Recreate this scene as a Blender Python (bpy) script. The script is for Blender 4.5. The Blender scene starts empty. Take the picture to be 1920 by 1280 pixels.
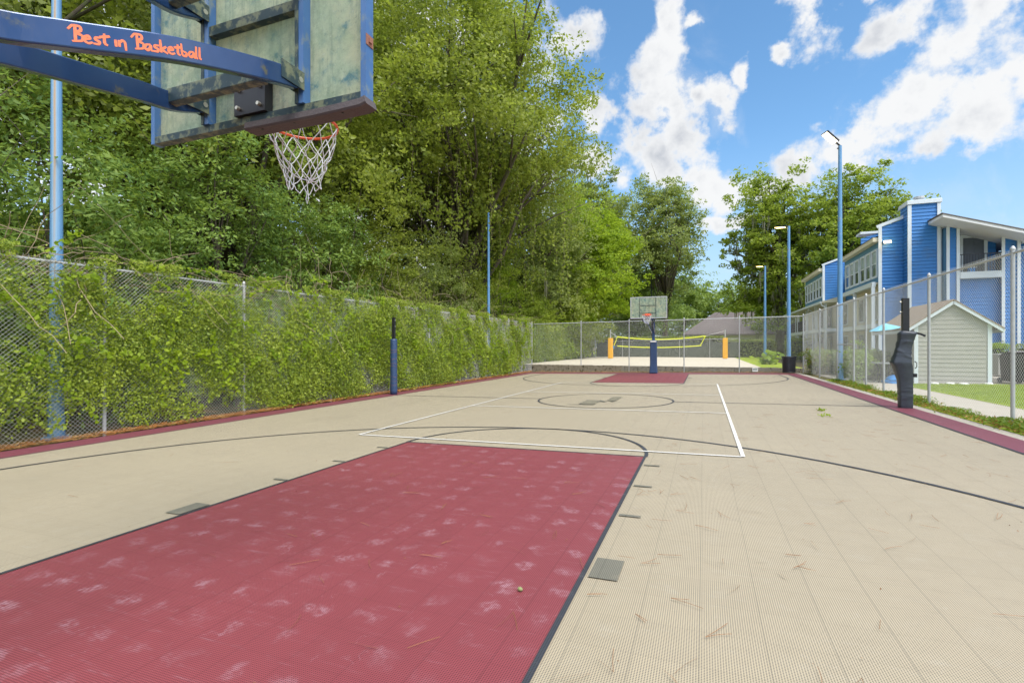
import bpy, math, random
import numpy as np
from mathutils import Vector, Matrix

C = bpy.context.scene.collection
R = math.radians
sc = bpy.context.scene
random.seed(7)

# ------------------------------------------------------------------ camera
EYE = 1.468
cam = bpy.data.cameras.new('camera')
cam.sensor_width = 36.0
cam.lens = 36.0 * 934 / 1920
cam.shift_y = 8.5 / 1920
cam.clip_start = 0.05
cam.clip_end = 2000
co = bpy.data.objects.new('camera', cam)
C.objects.link(co)
co.location = (0, 0, EYE)
co.rotation_euler = (R(90), 0, 0.3672)
sc.camera = co

# ------------------------------------------------------------------ light
SUN_EL, SUN_AZ = 60, 128          # degrees; azimuth clockwise from +Y (court's long axis)
sd = Vector((math.sin(R(SUN_AZ)) * math.cos(R(SUN_EL)), math.cos(R(SUN_AZ)) * math.cos(R(SUN_EL)), math.sin(R(SUN_EL))))
sun = bpy.data.lights.new('sun', 'SUN')
sun.energy = 2.0
sun.angle = R(34)
sun.color = (1.0, 0.95, 0.88)
so = bpy.data.objects.new('sun', sun)
C.objects.link(so)
so.rotation_euler = sd.to_track_quat('Z', 'Y').to_euler()
sc.view_settings.view_transform = 'Standard'
sc.view_settings.look = 'None'
sc.view_settings.gamma = 1.0
sc.view_settings.use_curve_mapping = False
sc.view_settings.exposure = 1.28


class NT:
    """tiny helper to write node trees"""
    def __init__(s, tree):
        s.t = tree
        s.n = tree.nodes
        s.n.clear()

    def new(s, typ, ins=None, **kw):
        n = s.n.new(typ)
        for k, v in kw.items():
            setattr(n, k, v)
        for k, v in (ins or {}).items():
            s.set(n, k, v)
        return n

    def set(s, n, k, v):
        sock = n.inputs[k]
        if hasattr(v, 'is_output'):
            s.t.links.new(v, sock)
        else:
            sock.default_value = v

    def m(s, op, a, b=0.0, c=0.0, clamp=False):
        n = s.new('ShaderNodeMath', {0: a, 1: b, 2: c}, operation=op)
        n.use_clamp = clamp
        return n.outputs[0]

    def mix(s, f, a, b, mode='MIX'):
        n = s.new('ShaderNodeMix', data_type='RGBA', blend_type=mode)
        s.set(n, 0, f)
        s.set(n, 6, a if hasattr(a, 'is_output') else (*a[:3], 1))
        s.set(n, 7, b if hasattr(b, 'is_output') else (*b[:3], 1))
        return n.outputs[2]

    def noise(s, vec, scale, detail=3.0, rough=0.55, dist=0.0, out=0):
        n = s.new('ShaderNodeTexNoise', {'Scale': scale, 'Detail': detail, 'Roughness': rough, 'Distortion': dist})
        if vec is not None:
            s.set(n, 'Vector', vec)
        return n.outputs[out]

    def ramp(s, f, lo, hi):
        n = s.new('ShaderNodeMapRange', {0: f, 1: lo, 2: hi})
        n.interpolation_type = 'SMOOTHSTEP'
        return n.outputs[0]


world = bpy.data.worlds.new('World')
sc.world = world
world.use_nodes = True
N = NT(world.node_tree)
tc = N.new('ShaderNodeTexCoord').outputs['Generated']
sky = N.new('ShaderNodeTexSky', sky_type='NISHITA')
sky.sun_disc = False
sky.sun_elevation = R(SUN_EL)
sky.sun_rotation = R(SUN_AZ)
sky.air_density = 1.0
sky.dust_density = 0.3
sky.ozone_density = 3.0
sep = N.new('ShaderNodeSeparateXYZ', {0: tc})
az = N.m('ARCTAN2', sep.outputs[0], sep.outputs[1])
el = N.m('ARCSINE', sep.outputs[2])
k = 180 / math.pi
azd, eld = N.m('MULTIPLY', az, k), N.m('MULTIPLY', el, k)
pos = N.new('ShaderNodeCombineXYZ', {0: azd, 1: eld}).outputs[0]
wn = N.noise(tc, 9.0, 6.0, 0.62, 0.0, 1)
wv = N.new('ShaderNodeVectorMath', {0: wn, 1: (0.5, 0.5, 0.5)}, operation='SUBTRACT').outputs[0]
wv = N.new('ShaderNodeVectorMath', {0: wv}, operation='SCALE')
wv.inputs['Scale'].default_value = 5.0
pw = N.new('ShaderNodeVectorMath', {0: pos, 1: wv.outputs[0]}, operation='ADD').outputs[0]
# cloud banks: azimuth, elevation, half width, half height, tilt (degrees), weight
clouds = [(-3.4, 31.2, 1.7, 2.6, 0), (-4.2, 28.4, 2.7, 3.0, 0), (-5.0, 25.6, 3.8, 3.3, 0), (-3.0, 24.6, 3.6, 3.2, 0),
          (-7.0, 22.0, 3.4, 2.6, 0), (-4.4, 19.6, 3.6, 3.0, 0), (-2.6, 22.2, 2.6, 2.6, 0),
          (1.6, 24.0, 1.5, 2.4, 25), (3.4, 26.6, 0.8, 1.5, 0), (-0.4, 25.0, 2.0, 1.4, 30), (-0.6, 31.4, 1.1, .7, 0),
          (10.2, 29.9, 2.6, 3.1, 20), (13.5, 31.4, 1.6, 0.9, 0), (7.3, 28.2, 1.4, .8, 0), (17.0, 26.9, 3.4, 1.5, 20),
          (13.0, 18.2, 4.8, 2.3, 18), (17.3, 20.8, 5.0, 2.8, 38), (20.8, 23.6, 3.9, 2.7, 50), (23.4, 26.6, 4.2, 3.0, 40),
          (21.5, 18.8, 5.0, 3.4, 10), (26.5, 20.0, 5.0, 3.6, 0), (13.5, 16.8, 4.0, 1.4, 0), (19.0, 17.0, 3.0, 1.3, 0),
          (0.6, 16.2, 4.2, 1.9, 0), (6.0, 16.0, 3.0, 1.4, 0), (9.6, 17.2, 2.6, 1.7, 0),
          (-1.5, 17.6, 3.6, 2.2, 0), (15.6, 30.0, 1.2, 1.2, 0), (-10.8, 24.4, 2.3, 2.2, 0), (-10.6, 19.2, 3.4, 2.2, 0), (2.0, 12.8, 3.0, 0.9, 0), (-14, 31.5, 3.4, 1.8, 0),
          (-36, 22, 19, 17, 0), (-62, 30, 22, 20, 0), (48, 30, 12, 9, 20), (70, 24, 20, 12, 0)]
acc = None
for a_, e_, w_, h_, t_ in clouds:
    mp = N.new('ShaderNodeMapping', {'Vector': pw, 'Location': (a_, e_, 0), 'Rotation': (0, 0, R(t_)), 'Scale': (w_, h_, 1)}, vector_type='TEXTURE').outputs[0]
    ln = N.new('ShaderNodeVectorMath', {0: mp}, operation='LENGTH').outputs['Value']
    v = N.m('SUBTRACT', 1.0, ln)
    acc = v if acc is None else N.m('SMOOTH_MAX', acc, v, 0.25)
fine = N.m('SUBTRACT', N.noise(tc, 20.0, 9.0, 0.58), 0.5)
big = N.m('SUBTRACT', N.noise(tc, 2.4, 5.0, 0.55), 0.52)
behind = N.m('MULTIPLY', N.ramp(N.m('ABSOLUTE', azd), 55, 75), 3.0)
high = N.m('MULTIPLY', N.ramp(eld, 38, 48), 3.0)
gen = N.m('MULTIPLY', big, N.m('MAXIMUM', behind, high))
gen = N.m('SUBTRACT', gen, N.m('SUBTRACT', 1.0, N.m('MINIMUM', N.m('MAXIMUM', behind, high), 1.0)))
acc = N.m('MAXIMUM', acc, gen)
den = N.m('ADD', acc, N.m('MULTIPLY', fine, 2.6))
cov = N.ramp(den, -0.28, 0.42)
wisp = N.m('MULTIPLY', N.ramp(N.noise(tc, 7.0, 8.0, 0.6, 0.6), 0.50, 0.78), 0.45)
haze_low = N.m('MULTIPLY', N.ramp(eld, 22, 0), 0.8)
cov = N.m('MAXIMUM', cov, N.m('MULTIPLY', wisp, N.ramp(eld, 40, 12)))
# self-shading of the cloud bank: thick parts seen from below are greyer
shade = N.ramp(N.m('ADD', N.m('MULTIPLY', N.m('SUBTRACT', N.noise(tc, 6.5, 5.0, 0.55), 0.5), 1.9), N.m('MULTIPLY', den, 0.45)), 0.05, 0.95)
ccol = N.mix(shade, (0.385, 0.39, 0.395), (0.205, 0.22, 0.25))
hs = N.new('ShaderNodeHueSaturation', {'Hue': 0.492, 'Saturation': 1.12, 'Value': 1.10, 'Color': sky.outputs[0]}).outputs[0]
hz = N.mix(haze_low, hs, (2.5, 3.3, 4.3))
SKY_STR = 0.085
cm = N.new('ShaderNodeVectorMath', {0: ccol}, operation='SCALE')
# unseen clouds overhead and behind the camera, brightened to add fill light
N.set(cm, 'Scale', N.m('MULTIPLY', N.m('ADD', 1.0, N.m('MULTIPLY', N.m('MINIMUM', N.m('MAXIMUM', behind, high), 3.0), 0.42)), 1.0 / SKY_STR))
bgc = N.mix(cov, hz, cm.outputs[0])
bg = N.new('ShaderNodeBackground', {'Color': bgc, 'Strength': SKY_STR})
N.t.links.new(bg.outputs[0], N.new('ShaderNodeOutputWorld').inputs[0])


# ------------------------------------------------------------------ materials
def mat(name, col, rough=0.6, metal=0.0, var=0.12, vscale=4.0, bump=0.0, bscale=60.0, col2=None, c2lo=0.5, c2hi=0.65, c2scale=3.0, spec=0.5, coat=0.0):
    m = bpy.data.materials.new(name)
    m.use_nodes = True
    n = NT(m.node_tree)
    p = n.new('ShaderNodeTexCoord').outputs['Object']
    a = tuple(c * (1 - var) for c in col)
    b = tuple(min(1, c * (1 + var)) for c in col)
    c = n.mix(n.noise(p, vscale, 5.0), a, b)
    if col2:
        c = n.mix(n.ramp(n.noise(p, c2scale, 6.0, 0.65), c2lo, c2hi), c, col2)
    bs = n.new('ShaderNodeBsdfPrincipled', {'Base Color': c, 'Roughness': rough, 'Metallic': metal, 'Specular IOR Level': spec, 'Coat Weight': coat})
    if bump:
        bn = n.new('ShaderNodeBump', {'Height': n.noise(p, bscale, 4.0), 'Strength': bump, 'Distance': 0.02})
        n.set(bs, 'Normal', bn.outputs[0])
    n.t.links.new(bs.outputs[0], n.new('ShaderNodeOutputMaterial').inputs[0])
    return m


def leafmat(name, c1, c2, c3=None, trans=0.45, scale=0.5, p3=0.06):
    m = bpy.data.materials.new(name)
    m.use_nodes = True
    n = NT(m.node_tree)
    g = n.new('ShaderNodeNewGeometry')
    p = n.new('ShaderNodeTexCoord').outputs['Object']
    f = n.m('ADD', n.m('MULTIPLY', n.m('SUBTRACT', n.noise(p, scale, 3.0), 0.5), 2.2), n.m('MULTIPLY', g.outputs['Random Per Island'], 0.9), clamp=True)
    c = n.mix(f, c1, c2)
    if c3:
        c = n.mix(n.m('GREATER_THAN', n.m('FRACT', n.m('MULTIPLY', g.outputs['Random Per Island'], 17.3)), 1 - p3), c, c3)
    pr = n.new('ShaderNodeBsdfPrincipled', {'Base Color': c, 'Roughness': 0.5, 'Specular IOR Level': 0.35})
    tl = n.new('ShaderNodeBsdfTranslucent', {'Color': n.mix(0.5, c, (0.36, 0.46, 0.05), 'MIX')})
    mx = n.new('ShaderNodeMixShader', {0: min(.6, trans * 1.25), 1: pr.outputs[0], 2: tl.outputs[0]})
    n.t.links.new(mx.outputs[0], n.new('ShaderNodeOutputMaterial').inputs[0])
    return m


def emis(name, col, s):
    m = bpy.data.materials.new(name)
    m.use_nodes = True
    n = NT(m.node_tree)
    e = n.new('ShaderNodeEmission', {'Color': (*col, 1), 'Strength': s})
    n.t.links.new(e.outputs[0], n.new('ShaderNodeOutputMaterial').inputs[0])
    return m


def court_mat(name, col, hole, glint_wear=None, glint_amt=0.0, rough=0.55):
    """interlocking court tile: perforated grid of 11 mm cells, seams every 0.305 m"""
    m = bpy.data.materials.new(name)
    m.use_nodes = True
    n = NT(m.node_tree)
    p = n.new('ShaderNodeTexCoord').outputs['Object']
    s = n.new('ShaderNodeSeparateXYZ', {0: p})
    x, y = s.outputs[0], s.outputs[1]
    P = 0.0118
    sx = n.m('SINE', n.m('MULTIPLY', x, 2 * math.pi / P))
    sy = n.m('SINE', n.m('MULTIPLY', y, 2 * math.pi / P))
    h = n.ramp(n.m('ADD', sx, sy), -0.1, 1.0)
    T = 0.3048
    fx = n.m('ABSOLUTE', n.m('SUBTRACT', n.m('FRACT', n.m('DIVIDE', n.m('ADD', x, 0.02), T)), 0.5))
    fy = n.m('ABSOLUTE', n.m('SUBTRACT', n.m('FRACT', n.m('DIVIDE', y, T)), 0.5))
    seam = n.m('MAXIMUM', n.ramp(fx, 0.484, 0.494), n.m('MULTIPLY', n.ramp(fy, 0.487, 0.495), 0.5))
    patch = n.noise(p, 0.35, 5.0, 0.6)
    fine = n.noise(p, 9.0, 5.0, 0.7)
    tile = n.new('ShaderNodeTexWhiteNoise', {0: n.new('ShaderNodeVectorMath', {0: n.new('ShaderNodeVectorMath', {0: p, 1: (T, T, T)}, operation='DIVIDE').outputs[0]}, operation='FLOOR').outputs[0]}, noise_dimensions='2D').outputs[0]
    c = n.mix(patch, tuple(v * 0.86 for v in col), tuple(v * 1.1 for v in col))
    c = n.mix(n.m('MULTIPLY', n.ramp(fine, 0.45, 0.75), 0.25), c, tuple(v * 0.72 for v in col))
    c = n.mix(n.m('MULTIPLY', tile, 0.12), c, tuple(v * 0.7 for v in col))
    blot = n.ramp(n.noise(n.new('ShaderNodeMapping', {'Vector': p, 'Scale': (1.0, 0.45, 1)}).outputs[0], 1.1, 7.0, 0.68), 0.54, 0.74)
    c = n.mix(n.m('MULTIPLY', blot, 0.30), c, tuple(v * 0.62 for v in col))
    sc1 = n.noise(n.new('ShaderNodeMapping', {'Vector': p, 'Scale': (14, 1.6, 1), 'Rotation': (0, 0, 0.9)}).outputs[0], 1.0, 4.0, 0.7)
    sc2 = n.noise(n.new('ShaderNodeMapping', {'Vector': p, 'Scale': (1.3, 18, 1), 'Rotation': (0, 0, 0.25)}).outputs[0], 1.0, 4.0, 0.7)
    c = n.mix(n.m('MULTIPLY', n.ramp(n.m('MAXIMUM', sc1, sc2), 0.66, 0.74), 0.28), c, tuple(v * 0.5 for v in col))
    if glint_wear:
        # sky reflections painted as pale, smeared, uneven spots on every tile crown
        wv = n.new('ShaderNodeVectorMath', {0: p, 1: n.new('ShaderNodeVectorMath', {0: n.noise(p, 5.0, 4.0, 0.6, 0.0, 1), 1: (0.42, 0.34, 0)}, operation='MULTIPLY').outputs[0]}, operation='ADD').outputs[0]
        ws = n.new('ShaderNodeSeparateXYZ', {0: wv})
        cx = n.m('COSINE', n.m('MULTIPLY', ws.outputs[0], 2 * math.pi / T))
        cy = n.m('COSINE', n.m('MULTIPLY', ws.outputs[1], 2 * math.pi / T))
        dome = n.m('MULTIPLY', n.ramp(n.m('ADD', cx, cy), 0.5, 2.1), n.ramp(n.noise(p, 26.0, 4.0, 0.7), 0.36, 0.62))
        amt = n.m('MULTIPLY', dome, n.m('MULTIPLY', n.m('MULTIPLY', n.ramp(n.noise(p, 2.2, 3.0), 0.3, 0.62), n.m('ADD', 0.25, n.m('MULTIPLY', tile, 1.1))), glint_amt))
        c = n.mix(amt, c, glint_wear)
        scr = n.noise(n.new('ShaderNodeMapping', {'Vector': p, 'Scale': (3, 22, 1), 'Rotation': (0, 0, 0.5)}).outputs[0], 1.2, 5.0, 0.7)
        c = n.mix(n.m('MULTIPLY', n.ramp(scr, 0.55, 0.75), 0.22), c, glint_wear)
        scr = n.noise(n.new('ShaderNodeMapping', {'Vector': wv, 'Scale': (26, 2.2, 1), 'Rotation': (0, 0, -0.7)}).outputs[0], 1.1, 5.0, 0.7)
        c = n.mix(n.m('MULTIPLY', n.ramp(scr, 0.62, 0.70), 0.25), c, glint_wear)
    c = n.mix(n.m('MULTIPLY', h, 0.95), c, hole)
    c = n.mix(n.m('MULTIPLY', seam, 0.30), c, hole)
    bs = n.new('ShaderNodeBsdfPrincipled', {'Base Color': c, 'Roughness': rough, 'Specular IOR Level': 0.3})
    n.t.links.new(bs.outputs[0], n.new('ShaderNodeOutputMaterial').inputs[0])
    return m


def groundmat(name, a, b, c_=None, s1=1.5, s2=40.0, bump=0.3, lo=.5, hi=.62):
    m = bpy.data.materials.new(name)
    m.use_nodes = True
    n = NT(m.node_tree)
    p = n.new('ShaderNodeTexCoord').outputs['Object']
    c = n.mix(n.noise(p, s1, 5.0, 0.6), a, b)
    f = n.noise(p, s2, 5.0, 0.75)
    c = n.mix(n.m('MULTIPLY', n.ramp(f, 0.35, 0.7), 0.45), c, tuple(v * 0.45 for v in a))
    if c_:
        c = n.mix(n.ramp(n.noise(p, s1 * 1.7, 6.0, 0.7), lo, hi), c, c_)
    bs = n.new('ShaderNodeBsdfPrincipled', {'Base Color': c, 'Roughness': 0.9, 'Specular IOR Level': 0.15})
    n.set(bs, 'Normal', n.new('ShaderNodeBump', {'Height': f, 'Strength': bump, 'Distance': 0.03}).outputs[0])
    n.t.links.new(bs.outputs[0], n.new('ShaderNodeOutputMaterial').inputs[0])
    return m


M = {}
M['tan'] = court_mat('court_tan', (0.43, 0.362, 0.255), (0.10, 0.095, 0.075), (0.54, 0.50, 0.42), 0.14)
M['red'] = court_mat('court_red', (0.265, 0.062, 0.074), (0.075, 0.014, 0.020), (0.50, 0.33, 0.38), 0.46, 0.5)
M['apron'] = court_mat('court_apron', (0.22, 0.062, 0.085), (0.10, 0.02, 0.03), (0.5, 0.3, 0.36), 0.15, 0.5)
M['line'] = court_mat('line_dark', (0.050, 0.055, 0.068), (0.02, 0.02, 0.022), (0.25, 0.22, 0.22), 0.35)
M['hash'] = court_mat('line_faded', (0.20, 0.19, 0.15), (0.05, 0.05, 0.04), (0.35, 0.3, 0.22), 0.6)
M['white_line'] = court_mat('line_white', (0.80, 0.79, 0.76), (0.40, 0.37, 0.32))
M['galv'] = mat('galvanised_steel', (0.46, 0.47, 0.47), 0.55, 0.35, 0.2, 9.0)
M['wire'] = mat('chain_link_wire', (0.52, 0.52, 0.49), 0.6, 0.0, 0.15, 2.0)
M['pole_blue'] = mat('faded_blue_paint', (0.12, 0.28, 0.50), 0.45, 0.1, 0.18, 3.0, col2=(0.42, 0.30, 0.16), c2lo=0.62, c2hi=0.72, c2scale=6.0)
M['arm_blue'] = mat('glossy_blue_steel', (0.022, 0.06, 0.165), 0.2, 0.25, 0.3, 3.0, col2=(0.16, 0.15, 0.07), c2lo=0.60, c2hi=0.74, c2scale=5.0, coat=0.3)
M['frame'] = mat('mouldy_dark_frame', (0.025, 0.05, 0.06), 0.55, 0.1, 0.3, 12.0, col2=(0.17, 0.19, 0.12), c2lo=0.46, c2hi=0.62, c2scale=14.0)
M['frame_blue'] = mat('blue_frame_edge', (0.06, 0.15, 0.34), 0.4, 0.1, 0.25, 6.0, col2=(0.20, 0.24, 0.22), c2lo=0.50, c2hi=0.7, c2scale=9.0)
M['pad_brown'] = mat('worn_board_padding', (0.085, 0.07, 0.072), 0.7, 0, 0.2, 6.0, bump=0.2)
M['rust'] = mat('rusty_plate', (0.28, 0.12, 0.08), 0.8, 0, 0.3, 30.0)
M['bolt'] = mat('bolt_steel', (0.55, 0.53, 0.45), 0.35, 0.7, 0.2, 20.0)
M['orange'] = mat('orange_rim_paint', (0.72, 0.10, 0.03), 0.4, 0, 0.15, 10.0)
M['letter'] = mat('orange_sticker_letters', (0.85, 0.20, 0.08), 0.5, 0, 0.08, 10.0)
M['net'] = mat('white_net_cord', (0.74, 0.74, 0.78), 0.8, 0, 0.1, 30.0)
M['navy'] = mat('navy_vinyl', (0.025, 0.055, 0.13), 0.42, 0, 0.2, 8.0, bump=0.3, bscale=9.0, col2=(0.09, 0.13, 0.2), c2lo=0.6, c2hi=0.75, c2scale=10.0)
M['black_vinyl'] = mat('faded_black_vinyl', (0.035, 0.042, 0.056), 0.36, 0, 0.25, 8.0, bump=0.5, bscale=7.0)
M['slat_metal'] = mat('charcoal_painted_slats', (0.05, 0.05, 0.058), 0.4, 0.2, 0.2, 10.0)
M['blackmetal'] = mat('black_painted_metal', (0.02, 0.02, 0.024), 0.4, 0.2, 0.2, 10.0)
M['yellow'] = mat('yellow_vinyl', (0.85, 0.42, 0.01), 0.5, 0, 0.12, 3.0, bump=0.3, bscale=6.0)
M['neon'] = mat('yellow_net_tape', (0.75, 0.80, 0.02), 0.6, 0, 0.08, 8.0)
M['siding_blue'] = mat('blue_clapboard', (0.032, 0.185, 0.49), 0.55, 0, 0.12, 1.5, col2=(0.045, 0.16, 0.38), c2lo=0.5, c2hi=0.7, c2scale=1.3)
M['siding_teal'] = mat('blue_smooth_panel', (0.10, 0.26, 0.44), 0.6, 0, 0.1, 2.0)
M['trim'] = mat('pale_trim_paint', (0.62, 0.68, 0.72), 0.5, 0, 0.06, 3.0)
M['cream'] = mat('cream_soffit_paint', (0.62, 0.58, 0.44), 0.6, 0, 0.08, 3.0)
M['roof'] = mat('brown_shingles', (0.14, 0.115, 0.10), 0.85, 0, 0.25, 6.0, bump=0.6, bscale=30.0)
M['roof_far'] = mat('grey_brown_shingles', (0.125, 0.105, 0.10), 0.9, 0, 0.2, 1.2, bump=0.6, bscale=20.0)
M['cream_wall'] = mat('cream_stucco', (0.58, 0.55, 0.44), 0.8, 0, 0.06, 2.0)
M['shed'] = mat('beige_siding', (0.36, 0.35, 0.31), 0.65, 0, 0.08, 3.0)
M['shed_roof'] = mat('tan_shingles', (0.26, 0.20, 0.15), 0.9, 0, 0.25, 7.0, bump=0.6, bscale=40.0)
M['glass'] = mat('window_glass', (0.035, 0.05, 0.06), 0.08, 0, 0.3, 1.0, spec=0.9)
M['glass_blind'] = mat('window_glass_with_blind', (0.25, 0.30, 0.27), 0.15, 0, 0.15, 2.0, spec=0.8)
M['door'] = mat('dark_door', (0.09, 0.11, 0.14), 0.5, 0, 0.15, 4.0)
M['bark'] = mat('grey_brown_bark', (0.10, 0.08, 0.058), 0.95, 0, 0.4, 6.0, bump=1.0, bscale=14.0, col2=(0.09, 0.11, 0.04), c2lo=0.5, c2hi=0.65, c2scale=3.0)
M['twig'] = mat('dry_vine_stem', (0.27, 0.21, 0.13), 0.9, 0, 0.3, 6.0)
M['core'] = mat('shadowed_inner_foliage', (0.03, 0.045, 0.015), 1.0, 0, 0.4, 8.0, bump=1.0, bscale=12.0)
M['concrete'] = groundmat('pale_concrete', (0.40, 0.36, 0.30), (0.52, 0.48, 0.40), None, 1.0, 60.0, 0.15)
M['wallblock'] = groundmat('stained_concrete_curb', (0.20, 0.165, 0.12), (0.33, 0.29, 0.22), (0.07, 0.06, 0.035), 3.0, 25.0, 0.8, .52, .62)
M['grass'] = groundmat('mown_lawn', (0.26, 0.34, 0.03), (0.34, 0.42, 0.04), None, 1.2, 90.0, 0.6)
M['soil'] = groundmat('leaf_strewn_soil', (0.13, 0.10, 0.06), (0.10, 0.13, 0.05), (0.24, 0.15, 0.07), 1.0, 30.0, 0.8)
M['sand'] = groundmat('pale_sand', (0.58, 0.51, 0.40), (0.68, 0.62, 0.50), (0.44, 0.37, 0.27), 1.2, 6.0, 0.9, .56, .75)
M['plastic_blue'] = mat('blue_tarp', (0.02, 0.24, 0.62), 0.4, 0, 0.2, 6.0, bump=0.4, bscale=8.0)
M['cyan'] = mat('turquoise_canvas', (0.18, 0.55, 0.72), 0.7, 0, 0.08, 4.0)
M['screen'] = mat('green_windscreen', (0.055, 0.075, 0.05), 0.9, 0, 0.25, 2.0)
M['white'] = mat('white_paint', (0.75, 0.75, 0.73), 0.5, 0, 0.06, 4.0)
M['needle'] = mat('dry_pine_needle', (0.22, 0.10, 0.035), 0.8, 0, 0.45, 3.0)
M['straw'] = leafmat('orange_pine_straw', (0.42, 0.14, 0.03), (0.30, 0.15, 0.06), (0.5, 0.3, 0.12), 0.1, 3.0, 0.2)
M['led'] = emis('lamp_panel_lit', (1.0, 0.88, 0.62), 3.0)
M['led_warm'] = emis('warm_lamp_lit', (1.0, 0.66, 0.22), 6.0)
M['oak'] = leafmat('oak_leaves', (0.16, 0.21, 0.03), (0.38, 0.43, 0.06), (0.26, 0.30, 0.05), 0.40, 0.35, 0.08)
M['oak2'] = leafmat('grey_green_leaves', (0.18, 0.235, 0.06), (0.37, 0.42, 0.12), (0.22, 0.26, 0.10), 0.40, 0.4, 0.08)
M['lime'] = leafmat('bright_lime_leaves', (0.20, 0.32, 0.015), (0.38, 0.50, 0.02), None, 0.5, 0.5)
M['bush'] = leafmat('glossy_shrub_leaves', (0.12, 0.22, 0.05), (0.30, 0.42, 0.085), (0.22, 0.32, 0.06), 0.35, 0.6, 0.12)
M['ivy'] = leafmat('fence_vine_leaves', (0.19, 0.27, 0.03), (0.40, 0.48, 0.055), (0.30, 0.36, 0.04), 0.35, 0.8, 0.10)
M['far'] = leafmat('distant_leaves', (0.17, 0.26, 0.06), (0.32, 0.42, 0.10), None, 0.4, 0.2)
M['maple'] = leafmat('yellow_green_leaves', (0.19, 0.27, 0.03), (0.40, 0.48, 0.055), (0.28, 0.33, 0.05), 0.45, 0.4, 0.10)
M['pale'] = leafmat('pale_hedge_leaves', (0.14, 0.18, 0.08), (0.27, 0.32, 0.14), None, 0.35, 1.0)
M['moss'] = leafmat('spanish_moss', (0.19, 0.18, 0.12), (0.30, 0.29, 0.20), None, 0.3, 1.0)
M['weed'] = leafmat('weeds', (0.12, 0.21, 0.02), (0.26, 0.36, 0.03), (0.35, 0.17, 0.05), 0.35, 2.0, 0.16)


def glassboard():
    m = bpy.data.materials.new('weathered_backboard_glass')
    m.use_nodes = True
    n = NT(m.node_tree)
    p = n.new('ShaderNodeTexCoord').outputs['Object']
    grime = n.noise(p, 6.0, 8.0, 0.7)
    c = n.mix(n.ramp(n.noise(p, 3.0, 4.0), 0.35, 0.65), (0.60, 0.70, 0.56), (0.68, 0.70, 0.52))
    c = n.mix(n.ramp(n.noise(p, 5.0, 7.0, 0.75), 0.52, 0.68), c, (0.16, 0.34, 0.40))
    c = n.mix(n.ramp(n.noise(p, 45.0, 6.0, 0.8), 0.55, 0.7), c, (0.30, 0.36, 0.28))
    c = n.mix(n.ramp(n.noise(p, 22.0, 5.0, 0.8), 0.66, 0.74), c, (0.75, 0.78, 0.78))
    stv = n.noise(n.new('ShaderNodeMapping', {'Vector': p, 'Scale': (30, 30, 2.2)}).outputs[0], 1.0, 6.0, 0.7)
    c = n.mix(n.m('MULTIPLY', n.ramp(stv, 0.48, 0.72), 0.55), c, (0.20, 0.30, 0.26))
    c = n.mix(n.m('MULTIPLY', n.ramp(n.noise(p, 70.0, 3.0, 0.7), 0.60, 0.72), 0.7), c, (0.80, 0.84, 0.82))
    pr = n.new('ShaderNodeBsdfPrincipled', {'Base Color': c, 'Roughness': 0.35})
    tl = n.new('ShaderNodeBsdfTranslucent', {'Color': c})
    tp = n.new('ShaderNodeBsdfTransparent', {'Color': (0.85, 0.93, 0.88, 1)})
    a = n.new('ShaderNodeMixShader', {0: 0.6, 1: pr.outputs[0], 2: tl.outputs[0]})
    b = n.new('ShaderNodeMixShader', {0: n.m('MULTIPLY', n.ramp(grime, 0.65, 0.35), 0.45), 1: a.outputs[0], 2: tp.outputs[0]})
    n.t.links.new(b.outputs[0], n.new('ShaderNodeOutputMaterial').inputs[0])
    return m


M['board'] = glassboard()


def rust_pole():
    m = bpy.data.materials.new('faded_blue_paint_rust_streak')
    m.use_nodes = True
    n = NT(m.node_tree)
    p = n.new('ShaderNodeTexCoord').outputs['Object']
    s = n.new('ShaderNodeSeparateXYZ', {0: p})
    ang = n.m('ARCTAN2', s.outputs[1], s.outputs[0])
    wob = n.m('MULTIPLY', n.m('SUBTRACT', n.noise(n.new('ShaderNodeMapping', {'Vector': p, 'Scale': (6, 6, .8)}).outputs[0], 1.0, 4.0), 0.5), .5)
    d = n.m('ABSOLUTE', n.m('ADD', n.m('ADD', ang, 0.78), wob))
    f = n.m('MULTIPLY', n.ramp(d, 0.34, 0.05), n.ramp(s.outputs[2], 2.2, 5.5))
    halo = n.m('MULTIPLY', n.ramp(d, 0.9, 0.2), 0.45)
    c = n.mix(n.noise(p, 2.0, 5.0), (0.10, 0.25, 0.47), (0.15, 0.33, 0.56))
    c = n.mix(halo, c, (0.34, 0.48, 0.56))
    c = n.mix(n.m('MULTIPLY', f, 0.8), c, (0.45, 0.27, 0.10))
    bs = n.new('ShaderNodeBsdfPrincipled', {'Base Color': c, 'Roughness': 0.5})
    n.t.links.new(bs.outputs[0], n.new('ShaderNodeOutputMaterial').inputs[0])
    return m


M['pole_rust'] = rust_pole()


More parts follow.
